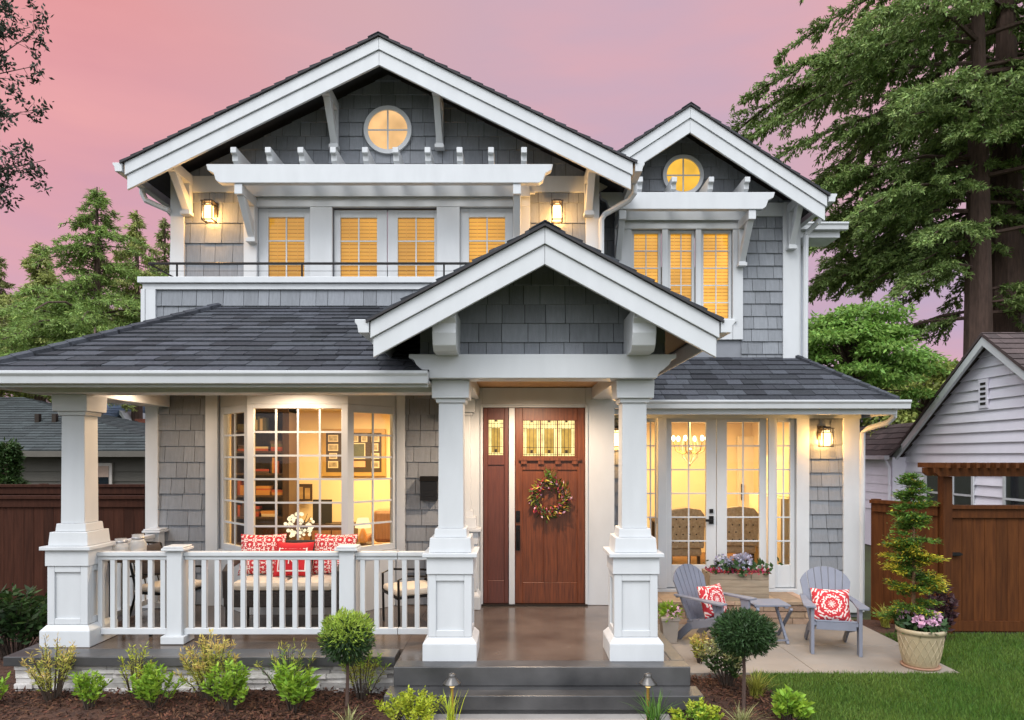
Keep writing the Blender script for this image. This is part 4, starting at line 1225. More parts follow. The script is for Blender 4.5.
for z in shz[2:]:
    mb = MB(); x = x0 + 0.06
    while x < x1 - 0.28:
        mb.m = rb.randrange(6)
        if rb.random() < 0.45:
            zz_ = z
            for k in range(rb.randint(2, 4)):
                th = rb.uniform(0.025, 0.05); mb.m = rb.randrange(6); mb.box(x + rb.uniform(0, 0.02), x + 0.22, y0 + 0.03, y0 + 0.2, zz_ + 0.001, zz_ + th); zz_ += th
            x += 0.25
        elif rb.random() < 0.6:
            for k in range(rb.randint(2, 6)):
                th = rb.uniform(0.02, 0.045); mb.m = rb.randrange(6)
                if x + th < x1 - 0.11: mb.box(x, x + th - 0.001, y0 + 0.04, y0 + 0.2, z + 0.001, z + rb.uniform(0.15, 0.24))
                x += th
        else: x += rb.uniform(0.08, 0.2)
    if mb.v: mb.build('books', bm_, bk)

# picture wall
D = 12.38
pf = thing('picture_frame', (X(357, D), D, Z(476, D)), 'large framed collage of small photographs on the yellow room wall', 'picture')
q = MB(); x0, x1, z0, z1 = X(323, D), X(386, D), Z(476, D), Z(429, D)
q.box(x0, x1, D - 0.05, D, z0, z1); q.build('frame', mat("gilt_frame", (0.42, 0.26, 0.07), 0.5), pf)
q = MB(); q.box(x0 + 0.07, x1 - 0.07, D - 0.055, D - 0.0505, z0 + 0.07, z1 - 0.07); q.build('mount', mat("brown_mount", (0.055, 0.036, 0.018), 0.8), pf)
ph = mat("photo_print", (0.12, 0.10, 0.06), 0.6, scale=14, col2=(0.5, 0.42, 0.28)); pl_ = mat("photo_border", (0.62, 0.52, 0.36), 0.7)
for (a, b, c, d) in [(329, 339, 435, 442), (329, 339, 444, 451), (330, 338, 453, 459), (329, 339, 461, 468), (353, 359, 435, 442), (362, 368, 434, 442), (372, 380, 435, 442), (373, 379, 443.5, 451), (372, 380, 453, 459), (372, 380, 461, 468), (344, 351, 435, 441), (344, 351, 461, 468)]:
    q = MB(); q.box(X(a, D), X(b, D), D - 0.062, D - 0.0555, Z(d, D), Z(c, D)); o = q.build('photo', pl_, pf)
    q = MB(); q.box(X(a + 1, D), X(b - 1, D), D - 0.065, D - 0.0622, Z(d - 1.2, D), Z(c + 1.2, D)); q.build('print', ph, o)
q = MB(); q.box(X(345, D), X(366, D), D - 0.062, D - 0.0555, Z(459, D), Z(443, D)); o = q.build('photo', pl_, pf)
q = MB(); q.box(X(346, D), X(365, D), D - 0.065, D - 0.0622, Z(458, D), Z(444, D)); q.build('print', mat("dark_print", (0.04, 0.05, 0.03), 0.5, col2=(0.11, 0.12, 0.05)), o)
q = MB(); q.box(X(348, D), X(366, D), D - 0.062, D - 0.0555, Z(467, D), Z(461, D)); q.build('photo', mat("pink_print", (0.7, 0.35, 0.2), 0.6), pf)

# sideboard, its print and screen, armchair, table lamp, blossom vase
D = 11.6
sb = thing('sideboard', (X(308, D), D + 0.2, 0.352), 'long dark sideboard below the picture in the bay window room', 'sideboard')
q = MB(); q.box(X(290, D), X(352, D), D, D + 0.45, 0.42, 1.05); q.build('cabinet', M['dwood'], sb)
for k in range(3):
    a = X(291 + k * 20.3, D); q = MB(); q.box(a + 0.01, a + 0.32, D - 0.015, D - 0.001, 0.47, 0.95); o = q.build('drawer_front', M['mwood'], sb)
    q = MB(); q.box(a + 0.14, a + 0.2, D - 0.03, D - 0.016, 0.8, 0.82); q.build('handle', M['brass'], o)
q = MB(); q.box(X(311, D), X(330, D), D + 0.1, D + 0.14, 1.06, Z(500, D)); q.box(X(318, D), X(323, D), D + 0.08, D + 0.16, 1.051, 1.075)
tag(q.build('television', M['dark_in'], origin=(X(320, D), D + 0.12, 1.05)), 'small dark screen standing on the sideboard', 'television')
q = MB(); q.box(X(285, 12.2), X(312, 12.2), 12.2, 12.23, Z(501, 12.2), Z(484, 12.2))
o = tag(q.build('art_print', mat("brown_print", (0.05, 0.025, 0.012), 0.6), origin=(X(298, 12.2), 12.2, Z(501, 12.2))), 'small dark brown print with pale strokes, low on the room wall', 'picture')
q = MB()
for a, b in ((287, 291), (293, 296), (298, 303), (305, 310)): q.box(X(a, 12.2), X(b, 12.2), 12.19, 12.199, Z(499, 12.2), Z(487 + (b % 3), 12.2))
q.build('pale_figure', mat("print_cream", (0.5, 0.33, 0.13), 0.7, scale=12, col2=(0.25, 0.15, 0.06)), o)
D = 10.3
ac = thing('armchair', (X(376, D), D, 0.352), 'brown armchair seen through the right side of the bay window', 'armchair')
q = MB(); q.box(X(364, D), X(394, D), D, D + 0.5, 0.45, 0.85); q.build('seat', M['mwood'], ac, bevel=0.05)
q = MB(); q.box(X(367, D), X(393, D), D + 0.45, D + 0.7, 0.851, Z(512, D)); q.build('backrest', M['mwood'], ac, bevel=0.06)
for a in (361, 395):
    q = MB(); q.box(X(a, D) - 0.06, X(a, D) + 0.06, D, D + 0.65, 0.36, 0.98); q.build('armrest', M['mwood'], ac, bevel=0.04)
D = 9.55
et = thing('end_table', (X(364, D), D, 0.352), 'small dark end table inside the bay window', 'table')
q = MB(); q.box(X(357, D), X(372, D), D - 0.15, D + 0.15, 0.96, 1.0); q.build('table_top', M['dwood'], et)
for sx in (359, 370): 
    q = MB(); q.box(X(sx, D) - 0.02, X(sx, D) + 0.02, D - 0.1, D + 0.1, 0.353, 0.959); q.build('leg', M['dwood'], et)
tl = thing('table_lamp', (X(363, D), D, 1.0), 'table lamp with amber bottle base inside the bay window', 'lamp')
q = MB(); q.lathe([(0.03, 0.002), (0.06, 0.02), (0.065, 0.08), (0.03, 0.17), (0.018, 0.2)], (X(363, D), D, 1.0), 14); q.build('base', mat("amber_ceramic", (0.6, 0.22, 0.05), 0.25, emit=(1, 0.4, 0.08), estr=0.25), tl, smooth=True)
q = MB(); q.lathe([(0.11, 0.21), (0.075, 0.34)], (X(363, D), D, 1.0), 18); q.build('shade', M['shade'], tl, smooth=True)
D = 9.0
vt = thing('console_table', (-2.62, D + 0.05, 0.352), 'dark narrow table under the blossoms in the bay window', 'table')
q = MB(); q.box(-3.2, -2.0, D - 0.12, D + 0.28, 0.90, 0.94); q.build('table_top', M['dwood'], vt)
for sx in (-3.15, -2.05):
    q = MB(); q.box(sx - 0.025, sx + 0.025, D - 0.1, D + 0.25, 0.353, 0.899); q.build('leg', M['dwood'], vt)
vb = thing('blossom_vase', (X(300, D), D, 0.94), 'globe of pale lit blossoms in a vase behind the bay glass', 'flowers')
q = MB(); q.lathe([(0.05, 0.001), (0.07, 0.05), (0.06, 0.12), (0.04, 0.2)], (X(300, D), D, 0.94), 14); q.build('vase', M['mwood'], vb, smooth=True)
q = MB(); c = Vector((X(300, D), D, Z(525, D))); rb = random.Random(3)
for k in range(60):
    d = Vector((rb.gauss(0, 1), rb.gauss(0, 1), rb.gauss(0, 1))).normalized() * 0.175 * rb.uniform(0.75, 1.08)
    q.sphere(c + d, rb.uniform(0.016, 0.027), 7, 5)
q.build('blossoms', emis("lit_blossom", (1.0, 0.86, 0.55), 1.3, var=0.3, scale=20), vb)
q = MB()
for k in range(26):
    d = Vector((rb.gauss(0, 1), rb.gauss(0, 1), rb.gauss(0, 1) + 0.2)).normalized() * 0.17; q.tube([c - Vector((0, 0, 0.12)), c + d], 0.003, 4)
q.build('stems', M['twig'], vb)

# dining room
def din_chair(x, y, rz, label):
    r0 = thing('dining_chair', (0, 0, 0), label, 'chair', 'chairs around the dining table')
    fab = mat("tufted_linen", (0.38, 0.28, 0.18), 0.9, scale=30, col2=(0.60, 0.48, 0.34), bump=0.3, bscale=30)
    q = MB(); q.box(-0.25, 0.25, -0.25, 0.25, 0.36, 0.48); q.build('seat', fab, r0, bevel=0.03)
    q = MB(); q.prism([(-0.27, 0.481), (0.27, 0.481), (0.29, 0.95), (0.22, 1.05), (0, 1.08), (-0.22, 1.05), (-0.29, 0.95)], 'y', 0.20, 0.29); bkr = q.build('backrest', fab, r0, bevel=0.02)
    q = MB()
    for i in range(-2, 3):
        for j in range(4): q.sphere((i * 0.1 + (j % 2) * 0.05, 0.195 if True else 0, 0.58 + j * 0.11), 0.012, 6, 4); q.sphere((i * 0.1 + (j % 2) * 0.05, 0.295, 0.58 + j * 0.11), 0.012, 6, 4)
    q.build('buttons', M['dwood'], bkr)
    for sx in (-1, 1):
        for sy in (-1, 1):
            q = MB(); q.box(sx * 0.21 - 0.02, sx * 0.21 + 0.02, sy * 0.21 - 0.02, sy * 0.21 + 0.02, 0.0, 0.359); q.build('leg', M['dwood'], r0)
    r0.location = (x, y, 0.352); r0.rotation_euler = (0, 0, rz)
    return r0


din_chair(X(680, 10.5), 10.5, R(185), 'tufted dining chair behind the left french door')
din_chair(X(736, 10.8), 10.8, R(172), 'tufted dining chair seen through the right french door, facing away')
din_chair(X(756, 11.5), 11.5, R(-80), 'tufted dining chair turned sideways at the right edge of the french doors')
dt = thing('dining_table', (2.95, 11.4, 0.352), 'dark dining table inside the french doors', 'table')
q = MB(); q.box(2.35, 3.65, 11.0, 12.3, 1.06, 1.10); q.build('table_top', M['dwood'], dt, bevel=0.01)
for sx in (2.42, 3.58):
    for sy in (11.08, 12.22):
        q = MB(); q.box(sx - 0.035, sx + 0.035, sy - 0.035, sy + 0.035, 0.353, 1.059); q.build('leg', M['dwood'], dt)
cv = thing('candle_holder', (2.85, 11.2, 1.10), 'amber candle glass on the dining table', 'candle holder')
q = MB(); q.lathe([(0.05, 0.001), (0.06, 0.03), (0.065, 0.14)], (2.85, 11.2, 1.10), 14); q.build('glass', mat("amber_votive", (0.7, 0.35, 0.08), 0.3, emit=(1, 0.55, 0.12), estr=0.8), cv, smooth=True)
ch = thing('chandelier', (X(690, 11.0), 11.0, 2.79), 'branched chandelier with lit bulbs inside the left french door', 'chandelier')
c = Vector((X(690, 11.0), 11.0, Z(447, 11.0))); q = MB()
q.tube([c + Vector((0, 0, -0.12)), c + Vector((0, 0, 0.05)), (c.x, c.y, 2.79)], [0.02, 0.012, 0.006], 6); q.sphere(c + Vector((0, 0, -0.05)), 0.035); q.sphere(c + Vector((0, 0, -0.28)), 0.02)
for k in range(8):
    a = 2 * math.pi * k / 8; q.tube([c + Vector((0.10 * math.cos(a), 0.10 * math.sin(a), 0.16)), c + Vector((0.14 * math.cos(a), 0.14 * math.sin(a), 0.02)), c + Vector((0.12 * math.cos(a), 0.12 * math.sin(a), -0.16)), c + Vector((0, 0, -0.28))], 0.004, 4)
q.build('body', mat("crystal_silver", (0.7, 0.62, 0.45), 0.25, metal=0.4), ch)
for k in range(6):
    a = 2 * math.pi * k / 6 + 0.0; d = Vector((math.cos(a), math.sin(a), 0))
    q = MB(); q.tube([c + Vector((0, 0, -0.05)), c + d * 0.12 + Vector((0, 0, -0.11)), c + d * 0.22 + Vector((0, 0, -0.06)), c + d * 0.26 + Vector((0, 0, 0.09))], 0.008, 5)
    o = q.build('arm', M['brass'], ch)
    q = MB(); p0 = c + d * 0.26 + Vector((0, 0, 0.135)); q.sphere(p0, (0.028, 0.028, 0.045), 8, 6); q.build('bulb', M['bulb'], o)
lamp('chandelier_light', tuple(c + Vector((0, 0, 0.1))), 16, (1.0, 0.70, 0.34), radius=0.25).parent = None
hu = thing('cabinet', (4.2, 11.0, 0.352), 'white panelled cabinet behind the right sidelight', 'cabinet')
q = MB(); q.box(3.95, 4.48, 10.4, 11.8, 0.36, 1.55).box(4.15, 4.48, 10.4, 11.8, 1.56, 2.2); q.build('body', M['plaster_d'], hu)
for k in range(4):
    q = MB(); q.box(3.98, 4.40, 10.385, 10.399, 0.45 + k * 0.27, 0.68 + k * 0.27); o = q.build('drawer', M['ceil_in'], hu)
    q = MB(); q.sphere((4.18, 10.378, 0.56 + k * 0.27), 0.015, 6, 5); q.build('knob', M['bronze'], o)
q = MB(); q.box(X(738, 13.2), X(762, 13.2), 13.2, 13.28, 0.355, 2.55)
id_ = hp('interior_door', q, M['ceil_in']); q = MB(); q.box(X(741, 13.2), X(743, 13.2), 13.16, 13.199, Z(500, 13.2), Z(484, 13.2)); q.build('handle', M['black'], id_)

# ================================================================== WALL LANTERNS
LG = 'craftsman wall lanterns on the house front'


def lantern(px, py, D, label, power):
    x, z = X(px, D - 0.17), Z(py, D - 0.17); y = D - 0.022
    o = thing('wall_lantern', (x, y, z), label, 'wall lantern', LG)
    q = MB(); q.box(x - 0.055, x + 0.055, y - 0.02, y - 0.001, z - 0.02, z + 0.17).box(x - 0.012, x + 0.012, y - 0.12, y - 0.02, z + 0.145, z + 0.165)
    q.build('back_plate', M['bronze'], o)
    c = (x, y - 0.145)
    q = MB(); w_ = 0.066
    for sx in (-1, 1):
        for sy in (-1, 1): q.box(c[0] + sx * w_ - 0.006, c[0] + sx * w_ + 0.006, c[1] + sy * w_ - 0.006, c[1] + sy * w_ + 0.006, z - 0.12, z + 0.12)
    q.box(c[0] - 0.08, c[0] + 0.08, c[1] - 0.08, c[1] + 0.08, z + 0.121, z + 0.135).box(c[0] - 0.05, c[0] + 0.05, c[1] - 0.05, c[1] + 0.05, z + 0.136, z + 0.155)
    for zq in (-0.12, 0.07): 
        q.box(c[0] - 0.073, c[0] + 0.073, c[1] - 0.075, c[1] - 0.061, z + zq, z + zq + 0.012); q.box(c[0] - 0.073, c[0] + 0.073, c[1] + 0.061, c[1] + 0.075, z + zq, z + zq + 0.012)
        q.box(c[0] - 0.075, c[0] - 0.061, c[1] - 0.06, c[1] + 0.06, z + zq + 0.0005, z + zq + 0.0115); q.box(c[0] + 0.061, c[0] + 0.075, c[1] - 0.06, c[1] + 0.06, z + zq + 0.0005, z + zq + 0.0115)
    for sx in (-0.03, 0.03): q.box(c[0] + sx - 0.003, c[0] + sx + 0.003, c[1] - 0.072, c[1] - 0.065, z + 0.08, z + 0.12)
    q.build('cage', M['bronze'], o)
    q = MB(); q.lathe([(0.050, -0.105), (0.058, -0.07), (0.058, 0.06), (0.045, 0.10)], (c[0], c[1], z), 14); q.build('glass', M['lamp'], o, smooth=True)
    l1 = lamp('lantern_light', (c[0], c[1] - 0.01, z - 0.03), power, (1.0, 0.56, 0.19), radius=0.055)
    l1.location = Vector(l1.location) - o.location; l1.parent = o


lantern(209, 212, W2, 'glowing lantern on the upper wall left of the balcony windows', 22)
lantern(557, 212, W2, 'glowing lantern on the upper wall right of the balcony windows', 22)
lantern(826, 438, W3, 'glowing lantern on the shingles right of the french doors', 26)
lantern(617, 438, W3, 'glowing lantern half hidden behind the right entry column', 22)
# recessed lamps in the porch ceiling
for i, (x, y, nm) in enumerate(((0.2, 7.6, 'recessed ceiling light over the front door'), (-2.5, 7.6, 'recessed porch ceiling light before the bay window'), (-3.9, 7.6, 'recessed porch ceiling light above the left corner'))):
    q = MB(); q.lathe([(0.075, 0), (0.075, 0.006)], (x, y, 3.026), 18); o = tag(q.build('ceiling_light', M['lamp'], origin=(x, y, 3.034)), nm, 'ceiling light', 'recessed porch lights')
    l1 = lamp('downlight', (0, 0, -0.03), (240, 80, 40)[i], (1.0, 0.76, 0.55), radius=0.06, typ='SPOT'); l1.parent = o
# letter box and wreath
q = MB(); x0, x1, z0, z1 = xx(421.5), xx(438), zz(500), zz(476)
q.box(x0, x1, W1 - 0.14, W1 - 0.022, z0, z1 - 0.06); q.prism([(W1 - 0.15, z1 - 0.06), (W1 - 0.022, z1 - 0.06), (W1 - 0.022, z1), (W1 - 0.07, z1)], 'x', x0 - 0.008, x1 + 0.008)
q.box(x0 + 0.03, x1 - 0.03, W1 - 0.146, W1 - 0.141, z0 + 0.05, z0 + 0.12)
tag(q.build('letter_box', M['black'], origin=(xx(430), W1 - 0.022, z0), bevel=0.004), 'black metal letter box on the porch wall beside the bay window', 'letter box')
wc = Vector((xx(549.5), W1 - 0.10, zz(497)))
wr = thing('wreath', tuple(wc), 'round flower and twig wreath hanging on the red-brown front door', 'wreath')
rg = np.random.default_rng(12)


def ring_pts(n, rr, rs):
    a = rg.uniform(0, 2 * np.pi, n); r = rr + rg.normal(0, rs, n)
    P = np.stack([wc.x + r * np.cos(a), wc.y + rg.normal(0, rs * 0.6, n), wc.z + r * np.sin(a)], 1)
    Dr = np.stack([np.cos(a) * 0.7 - np.sin(a) * 0.9, rg.normal(-0.5, 0.4, n), np.sin(a) * 0.7 + np.cos(a) * 0.9], 1) + rg.normal(0, 0.5, (n, 3))
    return P, Dr


q = MB()
for k in range(5):
    q.tube([wc + Vector((0.178 * math.cos(a) * (1 + 0.06 * math.sin(a * 3 + k)), 0.02 * math.sin(5 * a + k), 0.178 * math.sin(a) * (1 + 0.05 * math.cos(2 * a + k)))) for a in [2 * math.pi * i / 24 for i in range(25)]], 0.012, 5)
q.build('twig_ring', M['twig'], wr)
for nm, m_, n, ln, wd in (('leaves', 'hedge_d', 260, 0.07, 0.022), ('dry_leaves', 'nandina', 120, 0.08, 0.018), ('red_flowers', 'petal_r', 120, 0.05, 0.03), ('pink_flowers', 'petal_p', 80, 0.045, 0.026), ('orange_flowers', 'petal_o', 70, 0.045, 0.026)):
    P, Dr = ring_pts(int(n * 1.1), 0.174, 0.034); quads(nm, leaf_mesh(P, Dr, rg.uniform(0.6, 1.3, len(P)) * ln, wd, seed=n), M[m_], wr)
P, Dr = ring_pts(30, 0.24, 0.03); P[:, 0] = wc.x + rg.normal(0, 0.04, 30); P[:, 2] = wc.z + 0.21 + rg.uniform(0, 0.1, 30); Dr = rg.normal(0, 0.4, (30, 3)) + [0, 0, 1]
quads('top_sprig', leaf_mesh(P, Dr, 0.09, 0.014, seed=5), M['grass_g'], wr)
# ================================================================== FURNITURE
def pillow(w_, h_, t_, m, label, loc, rot, extra=None):
    mb = MB(); n = 12
    for side in (-1, 1):
        o = len(mb.v)
        for j in range(n + 1):
            for i in range(n + 1):
                u, v = -1 + 2 * i / n, -1 + 2 * j / n
                b = max(0.0, (1 - u ** 4) * (1 - v ** 4)) ** 0.6
                x = u * w_ / 2 * (1 - 0.07 * (1 - v * v)); z = h_ / 2 + v * h_ / 2 * (1 - 0.07 * (1 - u * u))
                mb.v.append((x, side * (t_ / 2 * b + 0.002), z))
        for j in range(n):
            for i in range(n):
                a = o + j * (n + 1) + i; q = (a, a + 1, a + n + 2, a + n + 1)
                mb.f.append(q if side < 0 else q[::-1]); mb.mi.append(0)
    ring_ = [j * (n + 1) for j in range(n)] + [n * (n + 1) + i for i in range(n)] + [(n - j) * (n + 1) + n for j in range(n)] + [n - i for i in range(n)]
    k = (n + 1) ** 2
    for a, b in zip(ring_, ring_[1:] + ring_[:1]): mb.f.append((a, b, b + k, a + k)); mb.mi.append(0)
    o = mb.build('pillow', m, smooth=True)
    o.location = loc; o.rotation_euler = rot
    tag(o, label, 'pillow')
    return o


# loveseat before the bay window
lv = thing('loveseat', (-2.44, 7.65, 0.352), 'dark wicker loveseat with cream seat cushions in front of the bay window', 'sofa')
q = MB(); q.box(-3.06, -1.82, 7.33, 7.92, 0.60, 0.77); q.build('seat_frame', M['wicker'], lv, bevel=0.02)
q = MB(); q.prism([(7.86, 0.771), (7.92, 0.771), (8.0, 1.22), (7.93, 1.24)], 'x', -3.0, -1.88); q.build('backrest', M['wicker'], lv, bevel=0.015)
for a, b in ((-3.08, -2.99), (-1.89, -1.80)):
    q = MB(); q.tube([((a + b) / 2, 7.36, 0.70), ((a + b) / 2, 7.34, 0.98), ((a + b) / 2, 7.42, 1.02), ((a + b) / 2, 7.85, 1.06)], 0.035, 8); q.build('armrest', M['wicker'], lv)
for a in (-3.02, -1.86):
    for b in (7.38, 7.87):
        q = MB(); q.box(a - 0.025, a + 0.025, b - 0.025, b + 0.025, 0.353, 0.599); q.build('leg', M['wicker'], lv)
for a, b in ((-2.97, -2.45), (-2.435, -1.91)):
    q = MB(); q.box(a, b, 7.32, 7.86, 0.772, 0.875); q.build('seat_cushion', M['cream_fab'], lv, bevel=0.045)
pillow(0.50, 0.46, 0.16, M['pillow2'], 'red damask pillow at the left end of the loveseat', (-2.80, 7.72, 0.875), (R(-16), 0, R(6)))
pillow(0.50, 0.46, 0.16, M['pillow2'], 'red damask pillow at the right end of the loveseat', (-2.02, 7.74, 0.875), (R(-16), 0, R(-6)))
o = pillow(0.42, 0.385, 0.13, M['pillow_red'], 'plain red monogrammed pillow with white border, in the middle of the loveseat', (-2.42, 7.60, 0.877), (R(-18), 0, 0))
q = MB()
for a, b, c, d in ((-0.16, 0.16, 0.045, 0.057), (-0.16, 0.16, 0.305, 0.317), (-0.16, -0.148, 0.0575, 0.3045), (0.148, 0.16, 0.0575, 0.3045)):
    yq = -0.0645
    q.box(a, b, yq - 0.0, yq + 0.02, c, d)
fw = mat("white_stitch", (0.78, 0.70, 0.66), 0.9)
pb = MB(); 
for (a, b, c, d) in ((-0.155, 0.155, 0.05, 0.064), (-0.155, 0.155, 0.296, 0.31), (-0.155, -0.141, 0.065, 0.295), (0.141, 0.155, 0.065, 0.295)):
    n = 8
    for i in range(n):
        xa, xb = a + (b - a) * i / n, a + (b - a) * (i + 1) / n
        for j in range(n):
            za, zb2 = c + (d - c) * j / n, c + (d - c) * (j + 1) / n

            def yo(x, z):
                u, v = x / 0.21, (z - 0.18) / 0.18
                return -(0.065 * max(0, (1 - u ** 4) * (1 - v ** 4)) ** 0.6 + 0.004)
            pb.add([(xa, yo(xa, za), za), (xb, yo(xb, za), za), (xb, yo(xb, zb2), zb2), (xa, yo(xa, zb2), zb2)], [(0, 1, 2, 3)])
bo = pb.build('border', fw); bo.parent = o
mo = MB(); mo.tube([(-0.03, -0.075, 0.13), (-0.03, -0.077, 0.24)], 0.007, 5); mo.tube([(0.035, -0.077, 0.24), (-0.022, -0.078, 0.185), (0.04, -0.076, 0.13)], 0.007, 5)
mo = mo.build('monogram', fw); mo.parent = o


def metal_chair(loc, rz, m_seat, m_pil, label, wicker=False):
    c = thing('porch_chair', (0, 0, 0), label, 'chair')
    for sx in (-1, 1):
        q = MB(); q.tube([(sx * 0.27, -0.25, 0), (sx * 0.27, -0.26, 0.62), (sx * 0.27, -0.16, 0.66), (sx * 0.27, 0.22, 0.62), (sx * 0.26, 0.30, 0.60)], 0.014, 6); q.build('armrest', M['black'], c)
        q = MB(); q.tube([(sx * 0.26, 0.34, 0), (sx * 0.26, 0.22, 0.42), (sx * 0.25, 0.36, 0.95)], 0.014, 6); q.build('leg', M['black'], c)
    q = MB(); q.box(-0.26, 0.26, -0.27, 0.25, 0.38, 0.405); q.build('seat_frame', M['black'], c)
    q = MB(); q.box(-0.25, 0.25, -0.27, 0.24, 0.406, 0.49); q.build('seat_cushion', m_seat, c, bevel=0.03)
    q = MB()
    if wicker: q.prism([(0.24, 0.45), (0.30, 0.45), (0.40, 0.95), (0.34, 0.95)], 'x', -0.26, 0.26)
    else:
        q.tube([(-0.25, 0.36, 0.95), (0, 0.40, 1.0), (0.25, 0.36, 0.95)], 0.014, 6)
        for k in range(5): x = -0.2 + k * 0.1; q.tube([(x, 0.235, 0.43), (x * 0.9, 0.385, 0.97)], 0.007, 5)
    q.build('backrest', M['wicker'] if wicker else M['black'], c)
    c.scale = (1, 1, 0.86)
    c.location = loc; c.rotation_euler = (0, 0, rz)
    return c


metal_chair((-3.86, 7.85, 0.352), R(75), M['cream_fab'], None, 'black metal chair with beige seat cushion at the left end of the porch')
pillow(0.40, 0.38, 0.13, M['dark_fab'], 'dark pillow leaning on the black metal chair', (-4.02, 7.80, 0.84), (R(-16), 0, R(75)))
metal_chair((-1.12, 7.70, 0.352), R(-62), M['cream_fab'], None, 'dark wicker-backed chair behind the railing beside the entry column', True)
tb = thing('side_table', (-3.95, 7.26, 0.352), 'slim dark side table behind the porch railing', 'table')
q = MB(); q.box(-4.16, -3.68, 7.10, 7.42, 1.105, 1.13); q.build('table_top', M['dwood'], tb)
for a in (-4.13, -3.71):
    for b in (7.13, 7.39):
        q = MB(); q.box(a - 0.013, a + 0.013, b - 0.013, b + 0.013, 0.353, 1.104); q.build('leg', M['black'], tb)
for px, d_, nm in ((121, 7.22, 'glass candle jar nearest the left column on the side table'), (138, 7.30, 'taller glass candle jar with lid band on the side table')):
    x = X(px, d_); hh = 0.21 if px < 130 else 0.245
    j = thing('candle_jar', (x, d_, 1.13), nm, 'candle jar', 'glass jars on the porch table')
    q = MB(); q.lathe([(0.065, 0.002), (0.083, 0.03), (0.083, hh * 0.6), (0.066, hh * 0.75), (0.054, hh * 0.8), (0.058, hh)], (x, d_, 1.13), 20); q.build('glass', M['jar'], j, smooth=True)
    q = MB(); q.lathe([(0.061, hh * 0.8), (0.063, hh * 0.88)], (x, d_, 1.13), 20); q.build('band', mat("jar_metal", (0.45, 0.45, 0.47), 0.35, metal=0.8), j, smooth=True)
    q = MB(); q.lathe([(0.05, 0.01), (0.05, 0.09)], (x, d_, 1.13), 14); q.build('candle', M['cream_fab'], j, smooth=True)


# adirondack chairs
def adirondack(loc, rz, label):
    c = thing('adirondack_chair', (0, 0, 0), label, 'chair', 'adirondack chairs on the patio')
    m = M['chair_grey']
    q = MB()                                                        # seat: slats following the side rails
    for k in range(6):
        t_ = k / 5; y = -0.30 + 0.50 * t_; z = 0.375 - 0.12 * t_ + (0.008 if k == 0 else 0)
        q.cbox((0, y, z), (0.50, 0.088, 0.02), Matrix.Rotation(R(-14), 3, 'X'))
    q.build('seat', m, c, bevel=0.004)
    fan = Matrix.Rotation(R(-22), 3, 'X')
    q = MB(); n = 7
    for k in range(n):
        u = (k - 3) / 3
        xb, xt = u * 0.195, u * 0.285; hb = 0.064 / 2; ht = 0.086 / 2
        top = 0.74 * math.sqrt(max(0.0, 1 - (u * 0.86) ** 2)) * 0.36 + 0.47
        def top_at(x): return 0.47 + 0.266 * math.sqrt(max(0.0, 1 - (x / 0.345) ** 2))
        pl = [(xb - hb, 0), (xb + hb, 0)]
        for e in (1, 0.5, 0, -0.5, -1):
            x = xt + e * ht; pl.append((x, top_at(x)))
        vs = [fan @ Vector((x, yy, z)) + Vector((0, 0.20, 0.225)) for yy in (-0.011, 0.011) for x, z in pl]
        L_ = len(pl)
        q.add(vs, [tuple(range(L_)), tuple(range(2 * L_ - 1, L_ - 1, -1))] + [(i, i + L_, (i + 1) % L_ + L_, (i + 1) % L_) for i in range(L_)])
    for z in (0.10, 0.42):
        q.cbox(fan @ Vector((0, 0.024, z)) + Vector((0, 0.20, 0.225)), (0.46 if z < 0.3 else 0.56, 0.022, 0.06), fan)
    q.build('backrest', m, c, bevel=0.003)
    for sx in (-1, 1):
        q = MB(); q.prism([(-0.34, 0.34), (-0.33, 0.38), (-0.22, 0.365), (0.22, 0.235), (0.46, 0.02), (0.46, 0.0), (0.34, 0.0), (0.16, 0.16), (-0.24, 0.27)], 'x', sx * 0.252 - 0.013, sx * 0.252 + 0.013)
        q.build('rear_leg', m, c, bevel=0.003)
        q = MB(); q.box(sx * 0.287 - 0.021, sx * 0.287 + 0.021, -0.36, -0.24, 0, 0.545); q.build('front_leg', m, c, bevel=0.004)
        q = MB()
        o_ = sx * 0.30
        pl = [(o_ - sx * 0.05, -0.40), (o_ + sx * 0.075, -0.41), (o_ + sx * 0.095, -0.34), (o_ + sx * 0.08, -0.15), (o_ + sx * 0.045, 0.25), (o_ + sx * 0.03, 0.40), (o_ - sx * 0.04, 0.40), (o_ - sx * 0.03, 0.0), (o_ - sx * 0.055, -0.3)]
        if sx < 0: pl = pl[::-1]
        q.prism(pl, 'z', 0.546, 0.568); q.prism([(-0.30, 0.545), (-0.20, 0.545), (-0.235, 0.44), (-0.26, 0.44)], 'x', sx * 0.305 - 0.012, sx * 0.305 + 0.012)
        q.build('armrest', m, c, bevel=0.004)
    q = MB(); q.cbox((0, -0.335, 0.335), (0.478, 0.02, 0.09)); q.build('front_apron', m, c, bevel=0.003); q = MB(); q.cbox((0, 0.37, 0.535), (0.62, 0.035, 0.022)); q.build('brace', m, c, bevel=0.003)
    c.scale = (0.83, 0.88, 0.93)
    c.location = loc; c.rotation_euler = (0, 0, rz)
    return c


ad1 = adirondack((3.52, 7.80, 0.05), R(-14), 'grey adirondack chair at the right edge of the patio, facing forward')
pillow(0.41, 0.37, 0.13, M['pillow'], 'red medallion pillow on the right-hand patio chair', (3.508, 7.75, 0.35), (R(-20), 0, R(-14)))
ad2 = adirondack((2.28, 8.05, 0.05), R(36), 'grey adirondack chair beside the wooden planter, turned toward the small table')
pillow(0.41, 0.37, 0.13, M['pillow'], 'red medallion pillow on the turned chair beside the planter', (2.312, 8.00, 0.35), (R(-20), 0, R(36)))

